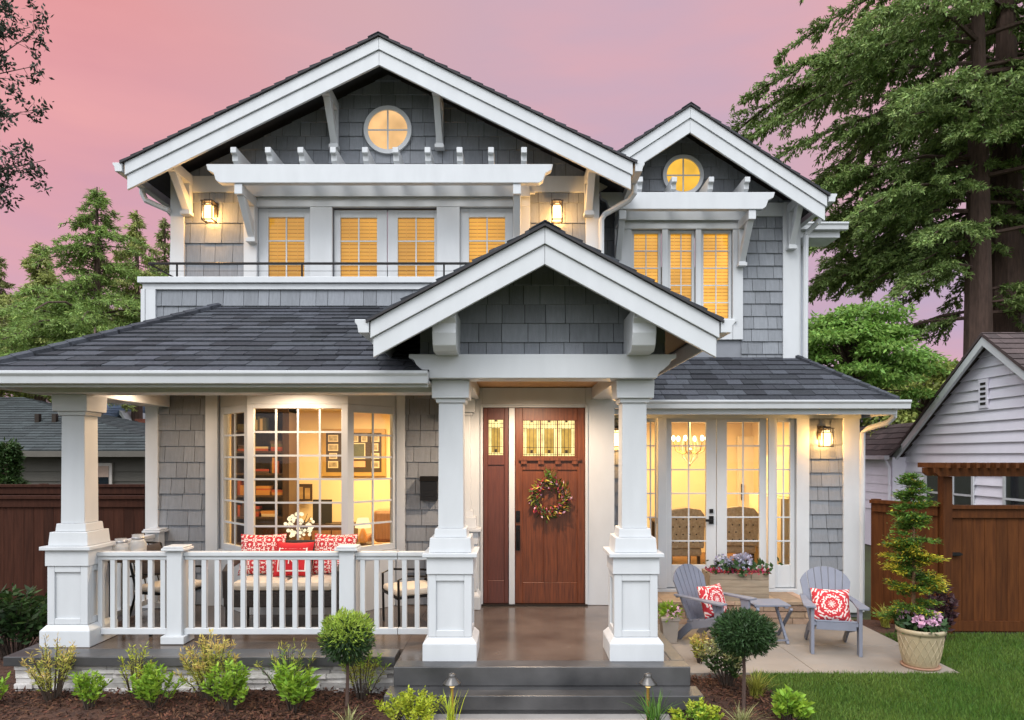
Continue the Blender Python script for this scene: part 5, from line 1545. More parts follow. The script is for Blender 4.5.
# folding table
ft = thing('folding_table', (2.92, 8.15, 0.05), 'small grey slatted folding table between the two patio chairs', 'table')
q = MB()
for k in range(5): q.box(2.73, 3.15, 7.98 + k * 0.076, 8.048 + k * 0.076, 0.468, 0.488)
for x in (2.77, 3.10): q.box(x - 0.02, x + 0.02, 7.98, 8.355, 0.448, 0.4675)
q.build('table_top', M['chair_grey'], ft, bevel=0.003)
for x, s_ in ((2.72, 1), (2.76, -1), (3.10, 1), (3.14, -1)):
    q = MB(); ya, yb2 = (7.95, 8.36) if s_ > 0 else (8.36, 7.95)
    q.tube([(x, ya, 0.05), (x, yb2, 0.447)], 0.02, 4); q.build('leg', M['chair_grey'], ft)
for ya, yb2, xo in ((7.97, 8.33, 0.0), (8.33, 7.97, 0.04)):
    q = MB(); q.tube([(2.70 + xo, ya, 0.09), (3.12 + xo, ya, 0.09)], 0.012, 4); q.build('stretcher', M['chair_grey'], ft)


# ================================================================== PLANTS
rgp = np.random.default_rng(77)


def unit(n, up=0.0, rg_=None):
    d = (rg_ or rgp).normal(size=(n, 3)); d[:, 2] += up
    return d / np.linalg.norm(d, axis=1, keepdims=True)


def cat(*a): return np.concatenate(a, 0)


# planter box of flowers
px0, px1 = X(710, 8.92), X(769, 8.92)
pb_ = thing('planter_box', ((px0 + px1) / 2, 9.1, 0.336), 'weathered wooden planter box of hydrangeas below the french doors', 'planter')
q = MB()
for k in range(4): q.box(px0, px1, 8.92, 8.945, 0.337 + k * 0.09, 0.424 + k * 0.09)
q.box(px0, px0 + 0.025, 8.946, 9.30, 0.337, 0.69).box(px1 - 0.025, px1, 8.946, 9.30, 0.337, 0.69).box(px0, px1, 9.301, 9.32, 0.337, 0.69)
q.build('box', M['grey_wood'], pb_, bevel=0.004)
q = MB(); q.box(px0 + 0.026, px1 - 0.026, 8.95, 9.30, 0.60, 0.66); q.build('soil', M['mulch'], pb_)
cx_ = (px0 + px1) / 2
fl = thing('flowers', (cx_, 9.1, 0.66), 'blue-grey hydrangeas and small pink flowers in the wooden planter box', 'flowers')
V, P = [], []
for k in range(9):
    c = np.array([cx_ + rgp.uniform(-0.22, 0.2), 9.08 + rgp.uniform(-0.14, 0.1), 0.83 + rgp.uniform(-0.05, 0.06)])
    d = unit(70); V.append(leaf_mesh(c + d * 0.075, cat(d + rgp.normal(0, 0.5, d.shape)), 0.035, 0.032, seed=k))
quads('hydrangea_heads', cat(*V), M['petal_b'], fl)
n = 360; p_ = np.stack([rgp.uniform(px0, px1, n), 9.0 + rgp.uniform(-0.12, 0.16, n), 0.68 + rgp.uniform(0, 0.06, n)], 1)
quads('pink_flowers', leaf_mesh(p_, unit(n, 0.8), 0.035, 0.03, seed=4), M['petal_r'], fl)
n = 230; p_ = np.stack([cx_ + rgp.normal(0, 0.2, n), 9.02 + rgp.uniform(-0.12, 0.14, n), 0.66 + rgp.uniform(0, 0.15, n)], 1)
quads('leaves', leaf_mesh(p_, unit(n, 0.4), 0.09, 0.05, seed=6), M['rhodo'], fl)

# taupe pot beside the entry
x = 1.77; y = 8.05
pt = thing('flower_pot', (x, y, 0.05), 'taupe square pot of flowers beside the right entry column', 'pot')
q = MB(); q.add([(x - 0.075, y - 0.075, 0.052), (x + 0.075, y - 0.075, 0.052), (x + 0.075, y + 0.075, 0.052), (x - 0.075, y + 0.075, 0.052), (x - 0.095, y - 0.095, 0.31), (x + 0.095, y - 0.095, 0.31), (x + 0.095, y + 0.095, 0.31), (x - 0.095, y + 0.095, 0.31)], [(0, 3, 2, 1), (0, 1, 5, 4), (1, 2, 6, 5), (2, 3, 7, 6), (3, 0, 4, 7), (4, 5, 6, 7)])
q.box(x - 0.108, x + 0.108, y - 0.108, y + 0.108, 0.311, 0.35); q.build('pot', M['pot_taupe'], pt, bevel=0.005)
n = 150; d = unit(n, 0.6); p_ = np.array([x, y, 0.37]) + d * rgp.uniform(0.02, 0.12, (n, 1))
quads('leaves', leaf_mesh(p_, d, 0.07, 0.035, seed=8), M['fresh'], pt)
n = 32; d = unit(n, 0.8); p_ = np.array([x + 0.05, y - 0.05, 0.39]) + d * 0.085
quads('pink_flowers', leaf_mesh(p_, unit(n), 0.045, 0.04, seed=9), M['petal_p'], pt)


def shrub(px, D, z0, r, h, m, ms, label, ln=0.055, wd=0.022, n=900, seed=1, group=None, name='shrub', tip=None, cat_='shrub', up=0.5, flat=1.0):
    """stems from one root, each carrying leaves, denser outside"""
    rg_ = np.random.default_rng(seed)
    x = X(px, D)
    t_ = thing(name, (x, D, z0), label, cat_, group)
    ns = max(9, int(26 * r / 0.25)); V, V2 = [], []
    mb = MB()
    for k in range(ns):
        a = rg_.uniform(0, 2 * np.pi); rr = r * math.sqrt(rg_.uniform(0.02, 1)) * rg_.uniform(0.7, 1.18); hh = h * rg_.uniform(0.65, 1.05) * (1 - 0.35 * (rr / r) ** 2)
        b0 = np.array([x + 0.25 * rr * math.cos(a), D + 0.25 * rr * math.sin(a), z0]); e = np.array([x + rr * math.cos(a), D + rr * math.sin(a), z0 + hh])
        mid = (b0 + e) / 2 + np.array([0, 0, 0.1 * hh])
        mb.tube([b0, mid, e], [0.006, 0.004, 0.002], 4, cap=False)
        m_ = n // ns; s_ = rg_.uniform(0.2, 1.0, m_) ** 0.7
        c = (b0[None] * ((1 - s_) ** 2)[:, None] + mid[None] * (2 * s_ * (1 - s_))[:, None] + e[None] * (s_ ** 2)[:, None])
        d = rg_.normal(size=(m_, 3)); d[:, 2] = np.abs(d[:, 2]) * up + 0.25; d[:, :2] += 0.5 * np.array([math.cos(a), math.sin(a)])
        vv = leaf_mesh(c + rg_.normal(0, 0.01, (m_, 3)), d, rg_.uniform(0.6, 1.25, m_) * ln, wd, seed=seed * 100 + k)
        if tip is not None:
            mask = np.repeat(s_ > 0.80, 4); V2.append(vv[mask]); V.append(vv[~mask])
        else: V.append(vv)
    mb.build('stems', M['twig'], t_)
    if tip is None: quads('leaves', cat(*V), M[m], t_)
    else:
        A, B_ = cat(*V), cat(*V2); quads('leaves', cat(A, B_), [M[m], M[tip]], t_, mi=[0] * (len(A) // 4) + [1] * (len(B_) // 4))
    return t_


G1 = 'bright green shrubs along the porch foundation'
shrub(89, 5.98, 0.02, 0.16, 0.36, 'fresh', None, 'small bright green shrub nearest the left front corner of the porch', n=600, seed=1, group=G1, ln=0.05, up=0.9)
shrub(155, 6.02, 0.02, 0.21, 0.40, 'fresh', None, 'bright green shrub below the left porch post', n=950, seed=2, group=G1, ln=0.05, up=0.9)
shrub(230, 5.98, 0.02, 0.22, 0.42, 'fresh', None, 'bright green shrub in front of the widest orange-tinged feathery bush', n=1100, seed=3, group=G1, ln=0.05)
shrub(294, 5.95, 0.02, 0.20, 0.42, 'fresh', None, 'loose leafy bright green shrub just left of the small topiary', n=700, seed=4, group=G1, ln=0.085, wd=0.026)
G2 = 'feathery bushes against the stone porch base'
shrub(53, 6.22, 0.02, 0.27, 0.55, 'nandina', None, 'feathery yellow-green bush before the left porch column', ln=0.048, wd=0.010, n=1150, seed=5, group=G2, tip='nandina_r', up=0.9)
shrub(135, 6.28, 0.02, 0.22, 0.50, 'nandina', None, 'small feathery bush behind the shrub at the left porch post', ln=0.046, wd=0.010, n=650, seed=6, group=G2, tip='fresh_y', up=0.9)
shrub(213, 6.25, 0.02, 0.30, 0.62, 'nandina', None, 'widest feathery bush, orange tipped, right of the left porch post', ln=0.048, wd=0.010, n=1900, seed=7, group=G2, tip='nandina_r', up=0.9)
shrub(289, 6.28, 0.02, 0.26, 0.56, 'grass_g', None, 'thin green feathery bush between the widest feathery bush and the small topiary', ln=0.05, wd=0.008, n=650, seed=8, group=G2, tip='nandina', up=0.9)
shrub(362, 6.28, 0.02, 0.22, 0.50, 'nandina', None, 'feathery bush behind the small topiary', ln=0.048, wd=0.010, n=700, seed=9, group=G2, tip='fresh', up=0.9)
shrub(14, 7.55, 0.02, 0.50, 0.80, 'rhodo', None, 'large dark-leaved rhododendron beside the left porch column', ln=0.13, wd=0.045, n=1500, seed=10, tip='hedge_d', up=0.3)
shrub(-14, 6.0, 0.02, 0.16, 0.30, 'fresh', None, 'low bright shrub cut by the left edge of the picture', n=500, seed=19, group=G1)
shrub(412, 5.62, 0.02, 0.27, 0.30, 'fresh_y', None, 'low mounded yellow-green shrub left of the walk', n=2200, ln=0.035, wd=0.016, seed=11, tip='fresh_y')
shrub(694, 5.60, 0.02, 0.20, 0.22, 'fresh', None, 'low mounded green shrub right of the walk', n=1500, ln=0.035, wd=0.016, seed=12, tip='fresh_y')
shrub(788, 5.72, 0.03, 0.16, 0.24, 'fresh', None, 'small green perennial at the edge of the lawn', n=600, ln=0.07, wd=0.035, seed=13)
shrub(728, 6.62, 0.02, 0.25, 0.50, 'hedge_d', None, 'variegated cream-edged shrub behind the large topiary', n=1300, ln=0.05, wd=0.02, seed=14, tip='varieg')
shrub(700, 7.25, 0.03, 0.14, 0.34, 'nandina', None, 'dry brownish bush under the turned patio chair', n=350, ln=0.05, wd=0.02, seed=15, tip='nandina_r')
shrub(941, 8.10, 0.04, 0.16, 0.70, 'purple', None, 'dark purple-leaved shrub behind the cream pot', n=650, ln=0.07, wd=0.035, seed=16)


def tuft(px, D, z0, h, n, m, label, spread=0.6, seed=1, wd=0.010):
    rg_ = np.random.default_rng(seed); x = X(px, D); mb = MB()
    for k in range(n):
        a = rg_.uniform(0, 2 * np.pi); s_ = rg_.uniform(0.15, 1) * spread; hh = h * rg_.uniform(0.6, 1.1)
        p0 = Vector((x + rg_.normal(0, 0.02), D + rg_.normal(0, 0.02), z0)); dr_ = Vector((math.cos(a), math.sin(a), 0)); sd_ = Vector((-math.sin(a), math.cos(a), 0)) * wd / 2
        o = len(mb.v)
        for i, t_ in enumerate((0, 0.35, 0.7, 1.0)):
            c = p0 + dr_ * (s_ * hh * t_ ** 1.6) + Vector((0, 0, hh * (t_ - 0.35 * s_ * t_ ** 2.4)))
            w_ = (1, 0.9, 0.6, 0.08)[i]
            mb.v += [tuple(c - sd_ * w_), tuple(c + sd_ * w_)]
        for i in range(3): mb.f.append((o + 2 * i, o + 2 * i + 1, o + 2 * i + 3, o + 2 * i + 2)); mb.mi.append(0)
    return tag(mb.build('grass_clump', M[m], origin=(x, D, z0)), label, 'grass clump')


tuft(452, 5.55, 0.02, 0.34, 34, 'fresh_y', 'thin green grass clump at the left path light', 0.5, 1)
tuft(655, 5.55, 0.02, 0.34, 60, 'grass_g', 'arching green grass clump at the right path light', 0.9, 2)
tuft(757, 6.30, 0.02, 0.26, 170, 'grass_y', 'golden grass clump behind the trunk of the large topiary', 0.9, 3, 0.008)
tuft(742, 5.50, 0.02, 0.24, 110, 'varieg', 'pale striped grass clump at the foot of the large topiary', 1.0, 4, 0.009)
tuft(886, 8.75, 0.05, 0.32, 120, 'grass_y', 'golden grass clump behind the right patio chair at the fence', 0.9, 5)
tuft(493 - 145, 5.45, 0.02, 0.24, 40, 'varieg', 'small striped grass clump at the foot of the small topiary', 0.7, 6)


def topiary(px, py, D, r, rz_, z0, label, m='topiary', tip=None, n=8000, seed=1):
    rg_ = np.random.default_rng(seed); x = X(px, D); zc = Z(py, D)
    t_ = thing('topiary', (x, D, z0), label, 'topiary', 'clipped ball topiaries on bare stems')
    q = MB(); q.tube([(x, D, z0), (x + 0.006, D, (z0 + zc) / 2), (x - 0.004, D, zc)], [0.017, 0.014, 0.013], 8); q.build('trunk', M['bark'], t_)
    d = unit(n, 0.0, rg_); lump = 1 + 0.06 * np.sin(d[:, 0] * 7 + seed) * np.sin(d[:, 1] * 6) + 0.05 * np.sin(d[:, 2] * 9 + d[:, 0] * 5)
    rad = r * lump * rg_.uniform(0.15, 1.0, n) ** 0.6
    p_ = np.array([x, D, zc]) + d * rad[:, None] * np.array([1, 1, rz_ / r])
    vv = leaf_mesh(p_, d + rg_.normal(0, 0.55, (n, 3)) + [0, 0, 0.25], rg_.uniform(0.03, 0.055, n), 0.011, seed=seed)
    if tip:
        mk = (d[:, 2] + rg_.normal(0, 0.3, n) > 0.05) & (rad > r * 0.72); mk4 = np.repeat(mk, 4)
        quads('crown', vv, [M[m], M[tip]], t_, mi=mk.astype(int))
    else: quads('crown', vv, M[m], t_)


topiary(347, 637, 6.08, 0.225, 0.215, 0.02, 'small ball topiary with pale new growth before the right porch post', tip='topiary_t', seed=3)
topiary(743.5, 633, 5.95, 0.255, 0.18, 0.02, 'large dark flattened ball topiary before the patio', n=10000, seed=4)

# path lights
for px, nm in ((452, 'bronze path light left of the steps'), (648, 'bronze path light right of the steps')):
    D = 5.70; x = X(px, D)
    t_ = thing('path_light', (x, D, 0.0), nm, 'path light', 'path lights beside the front steps')
    q = MB(); q.tube([(x, D, -0.02), (x, D, 0.31)], 0.013, 8); q.build('stem', M['brass'], t_)
    q = MB(); q.lathe([(0.076, 0.338), (0.070, 0.347), (0.032, 0.388), (0.030, 0.40), (0.030, 0.415), (0.010, 0.425)], (x, D, 0), 20); q.build('cap', mat("pewter", (0.10, 0.095, 0.09), 0.35, metal=0.7), t_, smooth=True)
    q = MB(); q.lathe([(0.02, 0.311), (0.02, 0.338)], (x, D, 0), 10); q.build('lens', emis("path_lens", (1.0, 0.7, 0.3), 1.5), t_)

# cream pot with flowers and a golden cypress
D = 7.12; x = X(920.5, D)
cp = thing('flower_pot', (x, D, 0.05), 'large cream glazed pot with lattice pattern on the patio corner', 'pot')
q = MB(); prof_ = [(0.150, 0.022), (0.155, 0.03), (0.186, 0.16), (0.210, 0.33), (0.214, 0.352), (0.226, 0.356), (0.228, 0.40), (0.216, 0.402), (0.21, 0.37)]
q.lathe(prof_, (x, D, 0.05), 36); q.build('pot', M['pot_cream'], cp, smooth=True)
q = MB(); q.lathe([(0.175, 0.001), (0.185, 0.02), (0.17, 0.021)], (x, D, 0.05), 30); q.build('saucer', mat("terracotta_saucer", (0.30, 0.17, 0.11), 0.7), cp, smooth=True)
q = MB()
for k in range(18):
    for sg in (-1, 1):
        pts = []
        for i in range(7):
            t_ = i / 6; zq = 0.05 + 0.27 * t_; rr = np.interp(zq, [0.03, 0.16, 0.33], [0.156, 0.187, 0.211]) + 0.0005
            a = 2 * math.pi * k / 18 + sg * t_ * 0.7; pts.append((x + rr * math.cos(a), D + rr * math.sin(a), 0.05 + zq))
        q.tube(pts, 0.0035, 4)
q.build('lattice_relief', M['pot_cream'], cp)
q = MB(); q.lathe([(0.02, 0.37), (0.211, 0.372)], (x, D, 0.05), 24); q.build('soil', M['mulch'], cp)
fw_ = thing('flowers', (x, D, 0.42), 'pink and lilac petunias spilling over the cream pot', 'flowers')
n = 500; a = rgp.uniform(0, 2 * np.pi, n); rr = 0.215 * np.sqrt(rgp.uniform(0, 1, n)); p_ = np.stack([x + rr * np.cos(a), D + rr * np.sin(a), 0.43 + rgp.uniform(0, 0.10, n)], 1)
quads('leaves', leaf_mesh(p_, unit(n, 0.5), 0.08, 0.04, seed=3), M['rhodo'], fw_)
V = []
for k in range(24):
    a = rgp.uniform(0, 2 * np.pi); rr = 0.20 * math.sqrt(rgp.uniform(0, 1)); c = np.array([x - 0.04 + rr * math.cos(a), D - 0.06 + rr * math.sin(a), 0.55 + rgp.uniform(-0.03, 0.05)])
    d = unit(14, 0.5); V.append(leaf_mesh(np.repeat(c[None], 14, 0), d, 0.045, 0.04, seed=k))
quads('blossoms', cat(*V), M['petal_p'], fw_)


def cypress(x, D, z0, H, label):
    rg_ = np.random.default_rng(31)
    t_ = thing('potted_cypress', (x, D, z0), label, 'conifer')
    q = MB(); q.tube([(x, D, z0), (x + 0.01, D, z0 + H * 0.5), (x, D, z0 + H * 0.97)], [0.022, 0.014, 0.004], 8); q.build('trunk', mat("cypress_bark", (0.20, 0.11, 0.06), 0.9), t_)
    Vg, Vy = [], []; br = MB()
    for k in range(120):
        f = rg_.uniform(0.07, 1); f = round(f * 15) / 15 * 0.35 + f * 0.65 ; z = z0 + H * f; a = rg_.uniform(0, 2 * np.pi); L_ = (0.05 + 0.30 * (1 - f) ** 0.7) * rg_.uniform(0.55, 1.15) * (1 if f > 0.3 else 0.85)
        d = np.array([math.cos(a), math.sin(a), rg_.uniform(-0.15, 0.35)]); p0 = np.array([x, D, z])
        br.tube([p0, p0 + d * L_ * 0.9], [0.004, 0.002], 4, cap=False)
        n_ = int(170 * L_ / 0.2) + 30; s_ = rg_.uniform(0.2, 1.0, n_)
        c = p0 + d * (L_ * s_)[:, None] + rg_.normal(0, 0.030, (n_, 3)) * [1, 1, 0.4]
        dd = d[None] + rg_.normal(0, 0.6, (n_, 3)) * [1, 1, 0.45]; vv = leaf_mesh(c, dd, rg_.uniform(0.028, 0.055, n_), 0.013, nrm=rg_.normal(0, 0.5, (n_, 3)) + [0, 0, 1], seed=k)
        yel = (s_ + rg_.normal(0, 0.1, n_) > 0.74) & (rg_.uniform(size=n_) < 0.9 * math.exp(-((f - 0.38) / 0.17) ** 2) + 0.12)
        mk = np.repeat(yel, 4); Vy.append(vv[mk]); Vg.append(vv[~mk])
    br.build('branches', M['twig'], t_); A, B_ = cat(*Vg), cat(*Vy); quads('foliage', cat(A, B_), [M['cypress'], M['cypress_y']], t_, mi=[0] * (len(A) // 4) + [1] * (len(B_) // 4))


cypress(X(913, D + 0.05), D + 0.05, 0.42, 1.58, 'slim golden-tipped cypress growing in the cream pot')

# ground cover: lawn blades, bark chips
rg_ = np.random.default_rng(5)


def blades(name, n, xr, yr, keep, h, m):
    p_ = np.stack([rg_.uniform(*xr, n), rg_.uniform(*yr, n), np.full(n, 0.015)], 1); p_ = p_[keep(p_)]
    n = len(p_); d = rg_.normal(0, 0.42, (n, 3)); d[:, 2] = 1
    vv = leaf_mesh(p_, d, rg_.uniform(0.6, 1.2, n) * h, 0.007, seed=2)
    return tag(quads(name, vv, M[m]), kind='stuff')


blades('lawn_grass', 70000, (2.33, 6.2), (5.2, 6.93), lambda p: p[:, 0] > 2.34 + 0.03 * np.sin(p[:, 1] * 9), 0.062, 'lawn_b')
blades('lawn_grass', 26000, (4.40, 6.9), (6.93, 8.45), lambda p: p[:, 0] > 4.41, 0.062, 'lawn_b')


def chips(name, n, xr, yr):
    p_ = np.stack([rg_.uniform(*xr, n), rg_.uniform(*yr, n), rg_.uniform(0.012, 0.045, n)], 1)
    d = rg_.normal(size=(n, 3)) * [1, 1, 0.35]
    vv = leaf_mesh(p_, d, rg_.uniform(0.02, 0.07, n), rg_.uniform(0.008, 0.02, n), nrm=rg_.normal(0, 0.5, (n, 3)) + [0, 0, 1.0], seed=4)
    return tag(quads(name, vv, M['chip']), kind='stuff')


chips('bark_chips', 15000, (-5.6, -1.1), (5.3, 6.5)); chips('bark_chips', 5500, (1.3, 2.36), (5.2, 6.9)); chips('bark_chips', 2500, (-7.5, -4.7), (6.4, 9.0))

# ================================================================== FENCES, GATE, ARBOUR
def board_fence(name, a, b, zb_, zt, m, label, cat_='fence', pw=0.135, cap=True, front=-1):
    A, B2 = Vector((a[0], a[1], 0)), Vector((b[0], b[1], 0)); L_ = (B2 - A).length; u = (B2 - A).normalized(); nn = Vector((u.y, -u.x, 0))
    rot = Matrix(((u.x, -nn.x, 0), (u.y, -nn.y, 0), (0, 0, 1)))
    pl = lambda mb: (setattr(mb, 'v', [tuple(A + rot @ Vector(v)) for v in mb.v]), mb)[1]
    f = thing(name, (A.x, A.y, 0), label, cat_)
    q = MB(); x = 0; r2 = random.Random(int(L_ * 100))
    while x < L_ - 0.01:
        e = min(x + pw, L_); q.box(x + 0.002, e - 0.002, r2.uniform(-0.002, 0.003), 0.02, zb_, zt - 0.05); x += pw
    pl(q).build('boards', m, f)
    q = MB(); q.box(0, L_, -0.03, -0.004, zt - 0.16, zt - 0.051); pl(q).build('top_rail', m, f)
    q = MB(); q.box(0, L_, -0.028, -0.004, zb_ + 0.02, zb_ + 0.14); pl(q).build('bottom_rail', m, f)
    if cap: q = MB(); q.box(-0.02, L_ + 0.02, -0.06, 0.08, zt - 0.05, zt - 0.01); pl(q).build('cap_rail', m, f)
    n = max(1, round(L_ / 2.4))
    for k in range(n + 1):
        c = L_ * k / n
        q = MB(); q.box(c - 0.045, c + 0.045, 0.021, 0.11, zb_ - 0.1, zt + 0.0); pl(q).build('post', m, f)
    return f, pl


GP = (X(945, 8.5), 8.5)
board_fence('wooden_fence', (4.72, 9.22), (GP[0] - 0.06, GP[1] + 0.03), 0.02, 1.62, M['fence'], 'stained brown board fence between the house corner and the gate')
gate, plg = board_fence('garden_gate', (GP[0] + 0.07, GP[1]), (GP[0] + 1.35, GP[1] - 0.03), 0.05, 1.60, M['fence'], 'stained brown board gate with black latch under the arbour', 'gate')
q = MB(); q.box(0.0, 0.10, -0.04, -0.005, 0.98, 1.02).box(-0.06, 0.11, -0.055, -0.041, 0.99, 1.01); plg(q).build('latch', M['black'], gate)
board_fence('wooden_fence', (GP[0] + 1.48, GP[1] - 0.03), (9.5, GP[1] - 0.05), 0.02, 1.60, M['fence'], 'stained brown board fence right of the gate')
ab = thing('arbour', (GP[0], GP[1], 0), 'low stained cedar arbour over the garden gate', 'arbour')
for xo in (0.0, 1.415):
    q = MB(); q.box(GP[0] + xo - 0.055, GP[0] + xo + 0.055, GP[1] - 0.06, GP[1] + 0.06, -0.05, 1.94); q.build('post', M['fence'], ab, bevel=0.005)
for yo in (-0.14, 0.10):
    q = MB(); q.prism([(GP[0] - 0.20, 1.985), (GP[0] - 0.15, 1.945), (GP[0] + 1.56, 1.945), (GP[0] + 1.61, 1.985), (GP[0] + 1.61, 2.045), (GP[0] - 0.20, 2.045)], 'y', GP[1] + yo, GP[1] + yo + 0.04); q.build('beam', M['fence'], ab)
k = 0; xq = GP[0] - 0.14
while xq < GP[0] + 1.58:
    q = MB(); q.box(xq - 0.02, xq + 0.02, GP[1] - 0.30, GP[1] + 0.30, 2.046, 2.105); q.build('slat', M['fence'], ab); xq += 0.115
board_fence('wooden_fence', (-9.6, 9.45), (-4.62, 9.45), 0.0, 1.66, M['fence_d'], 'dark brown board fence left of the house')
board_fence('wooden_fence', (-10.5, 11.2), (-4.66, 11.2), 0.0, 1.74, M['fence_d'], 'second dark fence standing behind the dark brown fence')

# ================================================================== NEIGHBOURING HOUSES
nh = thing('neighbour_house', (9.0, 13.4, 0), 'pale clapboard house with steep gable and brown roof beyond the gate', 'house')
AX, AY, AZ, SL = 9.0, 13.1, 4.42, 0.72
q = MB(); q.prism([(AY - 3.26, 0), (AY + 3.29, 0), (AY + 3.29, AZ - SL * 3.29), (AY, AZ), (AY - 3.26, AZ - SL * 3.26)], 'x', AX + 0.03, AX + 0.2); q.build('wall', M['nb_white'], nh)
sd_m = MB(); z = 0.8
while z < AZ - 0.05:
    zt = min(z + 0.205, AZ - 0.02)
    ya = AY - min(3.26, (AZ - z) / SL); yb2 = AY + min(3.29, (AZ - z) / SL); yc = AY - min(3.26, max(0, (AZ - zt)) / SL); yd2 = AY + min(3.29, max(0, (AZ - zt)) / SL)
    sd_m.add([(AX - 0.028, ya, z), (AX - 0.028, yb2, z), (AX + 0.012, yd2, zt), (AX + 0.012, yc, zt), (AX + 0.03, ya, z), (AX + 0.03, yb2, z)], [(0, 1, 2, 3), (0, 4, 5, 1)])
    z += 0.205
sd_m.build('siding', M['nb_white'], nh)
RB = [M['roof_brown'], M['roof_brown']]


def nroof(name, pts, parent, mats, **k):
    h_ = roof_plane(name, pts, parent, mats, **k); return h_


nroof('roof', [(8.72, AY - 3.6, AZ + 0.06 - SL * 3.6), (17, AY - 3.6, AZ + 0.06 - SL * 3.6), (17, AY, AZ + 0.06), (8.72, AY, AZ + 0.06)], nh, RB, thick=0.05, course=0.2, seed=81)
nroof('roof', [(17, AY + 3.5, AZ + 0.06 - SL * 3.5), (8.72, AY + 3.5, AZ + 0.06 - SL * 3.5), (8.72, AY, AZ + 0.06), (17, AY, AZ + 0.06)], nh, RB, thick=0.05, course=0.2, seed=82)
for sg, hf in ((-1, 3.55), (1, 3.45)):
    q = MB(); q.prism([(AY, AZ + 0.0), (AY + sg * hf, AZ - SL * hf), (AY + sg * hf, AZ - SL * hf - 0.16), (AY, AZ - 0.17)], 'x', 8.74, 8.80); q.build('rake_board', M['white'], nh)
# side wing with low roof
q = MB(); q.box(8.68, 9.02, 16.1, 19.5, 0, 2.15); q.build('wing_wall', M['nb_white'], nh)
sw_ = MB(); z = 0.9
while z < 2.1: sw_.add([(8.655, 16.09, z), (8.655, 19.5, z), (8.679, 19.5, z + 0.205), (8.679, 16.09, z + 0.205), (8.68, 16.09, z), (8.68, 19.5, z)], [(0, 1, 2, 3), (0, 4, 5, 1)]); z += 0.205
sw_.build('siding', M['nb_white'], nh)
nroof('wing_roof', [(8.45, 19.5, 2.18), (8.45, 15.85, 2.18), (9.3, 15.85, 2.95), (9.3, 19.5, 2.95)], nh, RB, thick=0.05, course=0.2, seed=83)
q = MB(); q.box(8.33, 8.45, 15.8, 19.5, 2.10, 2.19); q.build('gutter', mat("nb_gutter", (0.45, 0.43, 0.45), 0.5), nh)
q = MB(); q.tube([(8.52, 16.12, 2.1), (8.62, 16.12, 1.9), (8.62, 16.12, 0)], 0.035, 6); q.build('downspout', M['nb_white'], nh)
# louvre vent and windows
vy, vz = 700 * AX / (985.5 - 515), None
q = MB(); q.box(AX - 0.05, AX - 0.03, vy - 0.13, vy + 0.13, Z(408, vy), Z(379, vy)); vo = q.build('vent', M['nb_white'], nh)
q = MB()
for k in range(5):
    zz_ = Z(405, vy) + k * 0.095; q.box(AX - 0.056, AX - 0.051, vy - 0.075, vy + 0.075, zz_, zz_ + 0.05)
q.build('louvre', M['dark_in'], vo)
for pa, pb2 in ((928.5, 944), (956, 974), (1008, 1034)):
    ya, yb2 = 700 * AX / (pb2 - 515), 700 * AX / (pa - 515)
    q = MB(); q.box(AX - 0.06, AX - 0.03, ya - 0.06, ya, 1.0, 1.93).box(AX - 0.06, AX - 0.03, yb2, yb2 + 0.06, 1.0, 1.93).box(AX - 0.06, AX - 0.03, ya, yb2, 1.87, 1.93).box(AX - 0.058, AX - 0.032, ya, yb2, 1.38, 1.42)
    w2 = q.build('window', M['white'], nh); q = MB(); q.add([(AX - 0.04, ya, 1.0), (AX - 0.04, yb2, 1.0), (AX - 0.04, yb2, 1.87), (AX - 0.04, ya, 1.87)], [(0, 1, 2, 3)]); q.build('pane', mat("dark_glass", (0.02, 0.025, 0.03), 0.05, spec=0.8), w2)

# low dark house on the left
lh = thing('low_house', (-11, 16.5, 0), 'low olive clapboard house with grey-green hip roof beyond the left fence', 'house')
q = MB(); q.box(-18, -7.9, 16.0, 21.5, 0, 2.25); q.build('wall', M['nb_olive'], lh)
q = MB(); z = 0.7
while z < 2.2: q.add([(-18, 15.96, z), (-7.88, 15.96, z), (-7.88, 15.995, z + 0.225), (-18, 15.995, z + 0.225), (-18, 16, z), (-7.88, 16, z)], [(0, 1, 2, 3), (0, 4, 5, 1)]); z += 0.225
q.build('siding', M['nb_olive'], lh)
RG = [M['roof_n'], M['roof_n']]
roof_plane('roof', [(-18.5, 15.55, 2.30), (-7.35, 15.55, 2.30), (-13.0, 18.5, 3.72), (-18.5, 18.5, 3.72)], lh, RG, 0.05, 0.15, seed=91)
roof_plane('roof', [(-7.35, 15.55, 2.30), (-7.35, 21.5, 2.30), (-13.0, 18.5, 3.72)], lh, RG, 0.05, 0.2, seed=92)
q = MB(); q.box(-18.5, -7.33, 15.45, 15.55, 2.16, 2.29); q.build('gutter', M['nb_olive'], lh)
x0, x1, z0, z1 = X(97, 15.95), X(110, 15.95), 1.2, Z(466, 15.95)
q = MB(); q.box(x0 - 0.07, x1 + 0.07, 15.90, 15.955, z0, z1 + 0.07); w2 = q.build('window', M['nb_trim'], lh); q = MB(); q.box(x0, x1, 15.885, 15.899, z0, z1 - 0.25); q.build('pane', mat("dark_glass", (0.02, 0.025, 0.03), 0.05, spec=0.8), w2); q = MB(); q.box(x0, x1, 15.886, 15.899, z1 - 0.249, z1); q.build('curtain', mat("peach_curtain", (0.45, 0.32, 0.25), 0.8), w2)
for px, py in ((38, 424), (55, 436)):
    yq = 17.0; xq = X(px, yq); zq = 2.30 + (yq - 15.55) * 0.4814
    q = MB(); q.box(xq - 0.05, xq + 0.05, yq - 0.05, yq + 0.05, zq - 0.02, zq + 0.20); q.build('roof_vent', M['bronze'], lh)
